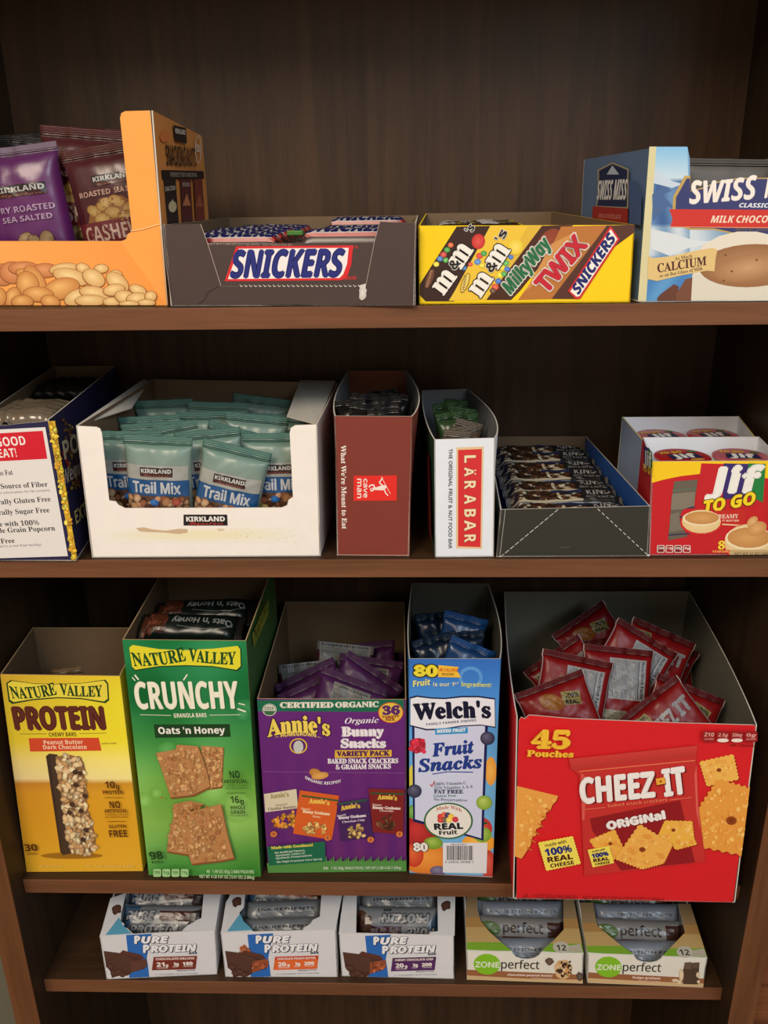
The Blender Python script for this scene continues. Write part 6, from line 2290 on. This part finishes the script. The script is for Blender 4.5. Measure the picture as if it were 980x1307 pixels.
zb = [pouch('snack_bar', 'snack bar', Wrap(0.118, 0.036, 0.016, seal='u', crimp=0.006, rise=0.012, m=3, wr=0.001, seed=141), lambda x, y: (170, 168, 168), zbar, lambda x, y: (160, 164, 170), key='silver_film', tone=0.68, nx=10, ny=20, bodyname='wrapper', sealname='wrapper_end'),
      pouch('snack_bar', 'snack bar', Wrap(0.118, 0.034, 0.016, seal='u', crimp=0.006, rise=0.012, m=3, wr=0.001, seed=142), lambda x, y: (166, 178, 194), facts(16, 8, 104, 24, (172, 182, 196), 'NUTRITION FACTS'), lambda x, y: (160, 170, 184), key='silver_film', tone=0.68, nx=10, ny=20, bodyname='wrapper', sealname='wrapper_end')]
for bx, nm in ((z1_, 'left'), (z2_, 'right')):
    mid = (bx.A + bx.B) / 2
    dpv = nrm(bx.bl - bx.A)
    yw = math.degrees(math.atan2(bx.B[1] - bx.A[1], bx.B[0] - bx.A[0]))
    for d_, k, z_, pi_, t_ in ((0.042, 0, 0.030, 36, 'lettered bar near the front'), (0.064, 1, 0.031, 36, 'pale bar with printed table, behind the front lettered one'), (0.086, 0, 0.031, 36, 'lettered bar further back'), (0.108, 1, 0.031, 36, 'pale bar with printed table at the back'), (0.020, 1, 0.0265, 36, 'foremost pale bar behind the notch')):
        P_ = mid + dpv * (d_ + 0.004) + np.array([0, 0, z_])
        setdown(zb[k], 'silver %s of the %s green-logo carton' % (t_, nm), tuple(P_), pitch=pi_, yaw=yw + (2 if k else -1), group='silver bars in the %s green-logo carton' % nm)

NUDGE = {
    'cocoa_packet': (-0.0056, 0.0, 0.0),
    'cracker_pouch': (0.0006, -0.0024, 0.0),
    'cracker_pouch.001': (-0.0042, -0.0096, 0.0),
    'cracker_pouch.002': (0.0018, 0.0072, 0.0),
    'cracker_pouch.003': (-0.0057, 0.0066, 0.0),
    'cracker_pouch.004': (-0.0157, 0.0024, 0.0),
    'cracker_pouch.005': (-0.0003, -0.0096, 0.0),
    'cracker_pouch.007': (-0.014, 0.0, 0.0),
    'cracker_pouch.008': (-0.0018, 0.0027, 0.0),
    'cracker_pouch.009': (0.0004, 0.0018, 0.0),
    'cracker_pouch.010': (0.0068, 0.0036, 0.0),
    'cracker_pouch.011': (-0.0114, 0.0186, 0.0),
    'cracker_pouch.012': (-0.0038, 0.0, 0.0),
    'cracker_pouch.013': (0.0054, 0.0015, 0.0),
    'cracker_pouch.014': (-0.0096, -0.0051, 0.0),
    'cracker_pouch.015': (-0.0007, -0.0027, 0.0),
    'cracker_pouch.016': (0.0045, 0.0036, 0.0),
    'cracker_pouch.017': (-0.0298, -0.0084, 0.0),
    'cracker_pouch.018': (0.0037, -0.0063, 0.0),
    'cracker_pouch.019': (-0.0111, -0.006, 0.0),
    'cracker_pouch.020': (-0.0039, -0.0081, 0.0),
    'fruit_snack_pouch.002': (0.0014, 0.0, 0.0),
    'nut_bag': (-0.0006, -0.0024, 0.0),
    'nut_bag.001': (0.0002, 0.0006, 0.0),
    'nut_bag.002': (-0.0028, 0.0, 0.0),
    'nut_bag.003': (0.0023, -0.0003, 0.0),
    'nut_bag.004': (-0.0012, 0.0048, 0.0),
    'nut_bag.005': (-0.0009, 0.0036, 0.0),
    'nut_bar.006': (-0.0014, 0.0, 0.0),
    'peanut_butter_cup.002': (0.0, 0.0042, 0.0),
    'peanut_butter_cup.003': (0.0, 0.007, 0.0),
    'popcorn_pack': (0.0028, 0.0112, 0.0012),
    'popcorn_pack.001': (0.0014, 0.0252, 0.0),
    'popcorn_pack.002': (0.0, 0.0168, 0.0),
    'popcorn_pack.003': (0.0014, 0.0238, -0.0018),
    'protein_bar.002': (-0.0001, 0.0006, 0.0),
    'protein_bar.003': (-0.0002, 0.0009, 0.0),
    'protein_bar.004': (0.0006, -0.0027, 0.0),
    'snack_bar': (-0.0018, 0.0072, 0.0),
    'snack_bar.002': (0.0019, 0.0078, 0.0),
    'snack_bar.004': (0.0126, 0.0, 0.0),
    'snack_bar.006': (-0.0136, 0.0072, 0.0),
    'snack_bar.007': (0.0046, 0.0096, 0.0),
    'snack_bar.008': (-0.01, -0.0033, 0.0),
    'snack_bar.010': (0.0107, 0.0018, 0.0),
    'snack_bar.013': (-0.007, 0.0, 0.0),
    'snack_bar.015': (-0.0103, 0.0039, 0.0),
    'snack_bar.016': (0.0073, -0.0099, 0.0),
    'snack_bar.018': (-0.0024, -0.0012, 0.0),
    'snack_bar.019': (0.0035, 0.0021, 0.0),
    'snack_bar.020': (-0.0035, 0.0042, 0.0),
    'snack_bar.021': (0.0018, 0.0072, 0.0),
    'snack_bar.022': (0.0015, -0.0063, 0.0),
    'snack_bar.023': (-0.0021, -0.0012, 0.0),
    'snack_bar.024': (0.0031, 0.0018, 0.0),
    'snack_bar.025': (-0.0031, 0.0039, 0.0),
    'snack_bar.026': (0.0016, 0.0063, 0.0),
    'snack_bar.027': (0.0013, -0.0054, 0.0),
    'snack_pouch': (0.0041, 0.0024, 0.0),
    'snack_pouch.001': (-0.0063, 0.002, 0.0),
    'snack_pouch.002': (0.0056, 0.0, 0.0),
    'snack_pouch.003': (-0.0004, 0.0018, 0.0),
    'snack_pouch.004': (0.0033, -0.0027, 0.0),
    'snack_pouch.005': (0.0025, 0.0102, 0.0),
    'snack_pouch.006': (0.0005, -0.0024, 0.0),
    'snack_pouch.007': (-0.0117, -0.0036, 0.0),
    'snack_pouch.008': (0.0024, 0.0099, 0.0),
    'snack_pouch.009': (0.0011, 0.0048, 0.0),
    'snack_pouch.010': (0.0142, -0.0036, 0.0),
    'snack_pouch.011': (0.0048, 0.0036, 0.0),
    'snack_pouch.012': (0.0013, -0.0054, 0.0),
    'candy_bar.016': (-0.0016, 0.0066, 0.0),
    'candy_bar.017': (0.0025, -0.0099, 0.0),
    'candy_bar.018': (-0.0016, 0.0066, 0.0),
    'candy_bar.019': (0.0025, -0.0099, 0.0),
    'candy_bar.020': (-0.0018, 0.0072, 0.0),
    'candy_bar.021': (-0.0001, -0.0108, 0.0),
    'candy_bar.022': (-0.0024, 0.006, 0.0),
    'candy_bar.023': (-0.0083, -0.0117, 0.0),
    'candy_bar.024': (0.0007, 0.0027, 0.0),
}
for k_, v_ in NUDGE.items():
    o = bpy.data.objects.get(k_)
    if o:
        o.location = o.location + Vector(v_)

for o in bpy.data.objects:
    if '_h' in o:
        del o['_h']
for o in bpy.data.objects:                  # say which carton a pouch or bar is in, where its label does not yet
    g_ = o.get('group', '')
    for key_, suf_ in (('purple cracker', 'in the purple carton'), ('red cracker', 'in the big red carton'), ('trail mix', 'in the white carton')):
        if g_.startswith(key_) and 'carton' not in o['label'] and len(o['label'].split()) <= 11:
            o['label'] = o['label'] + ', ' + suf_
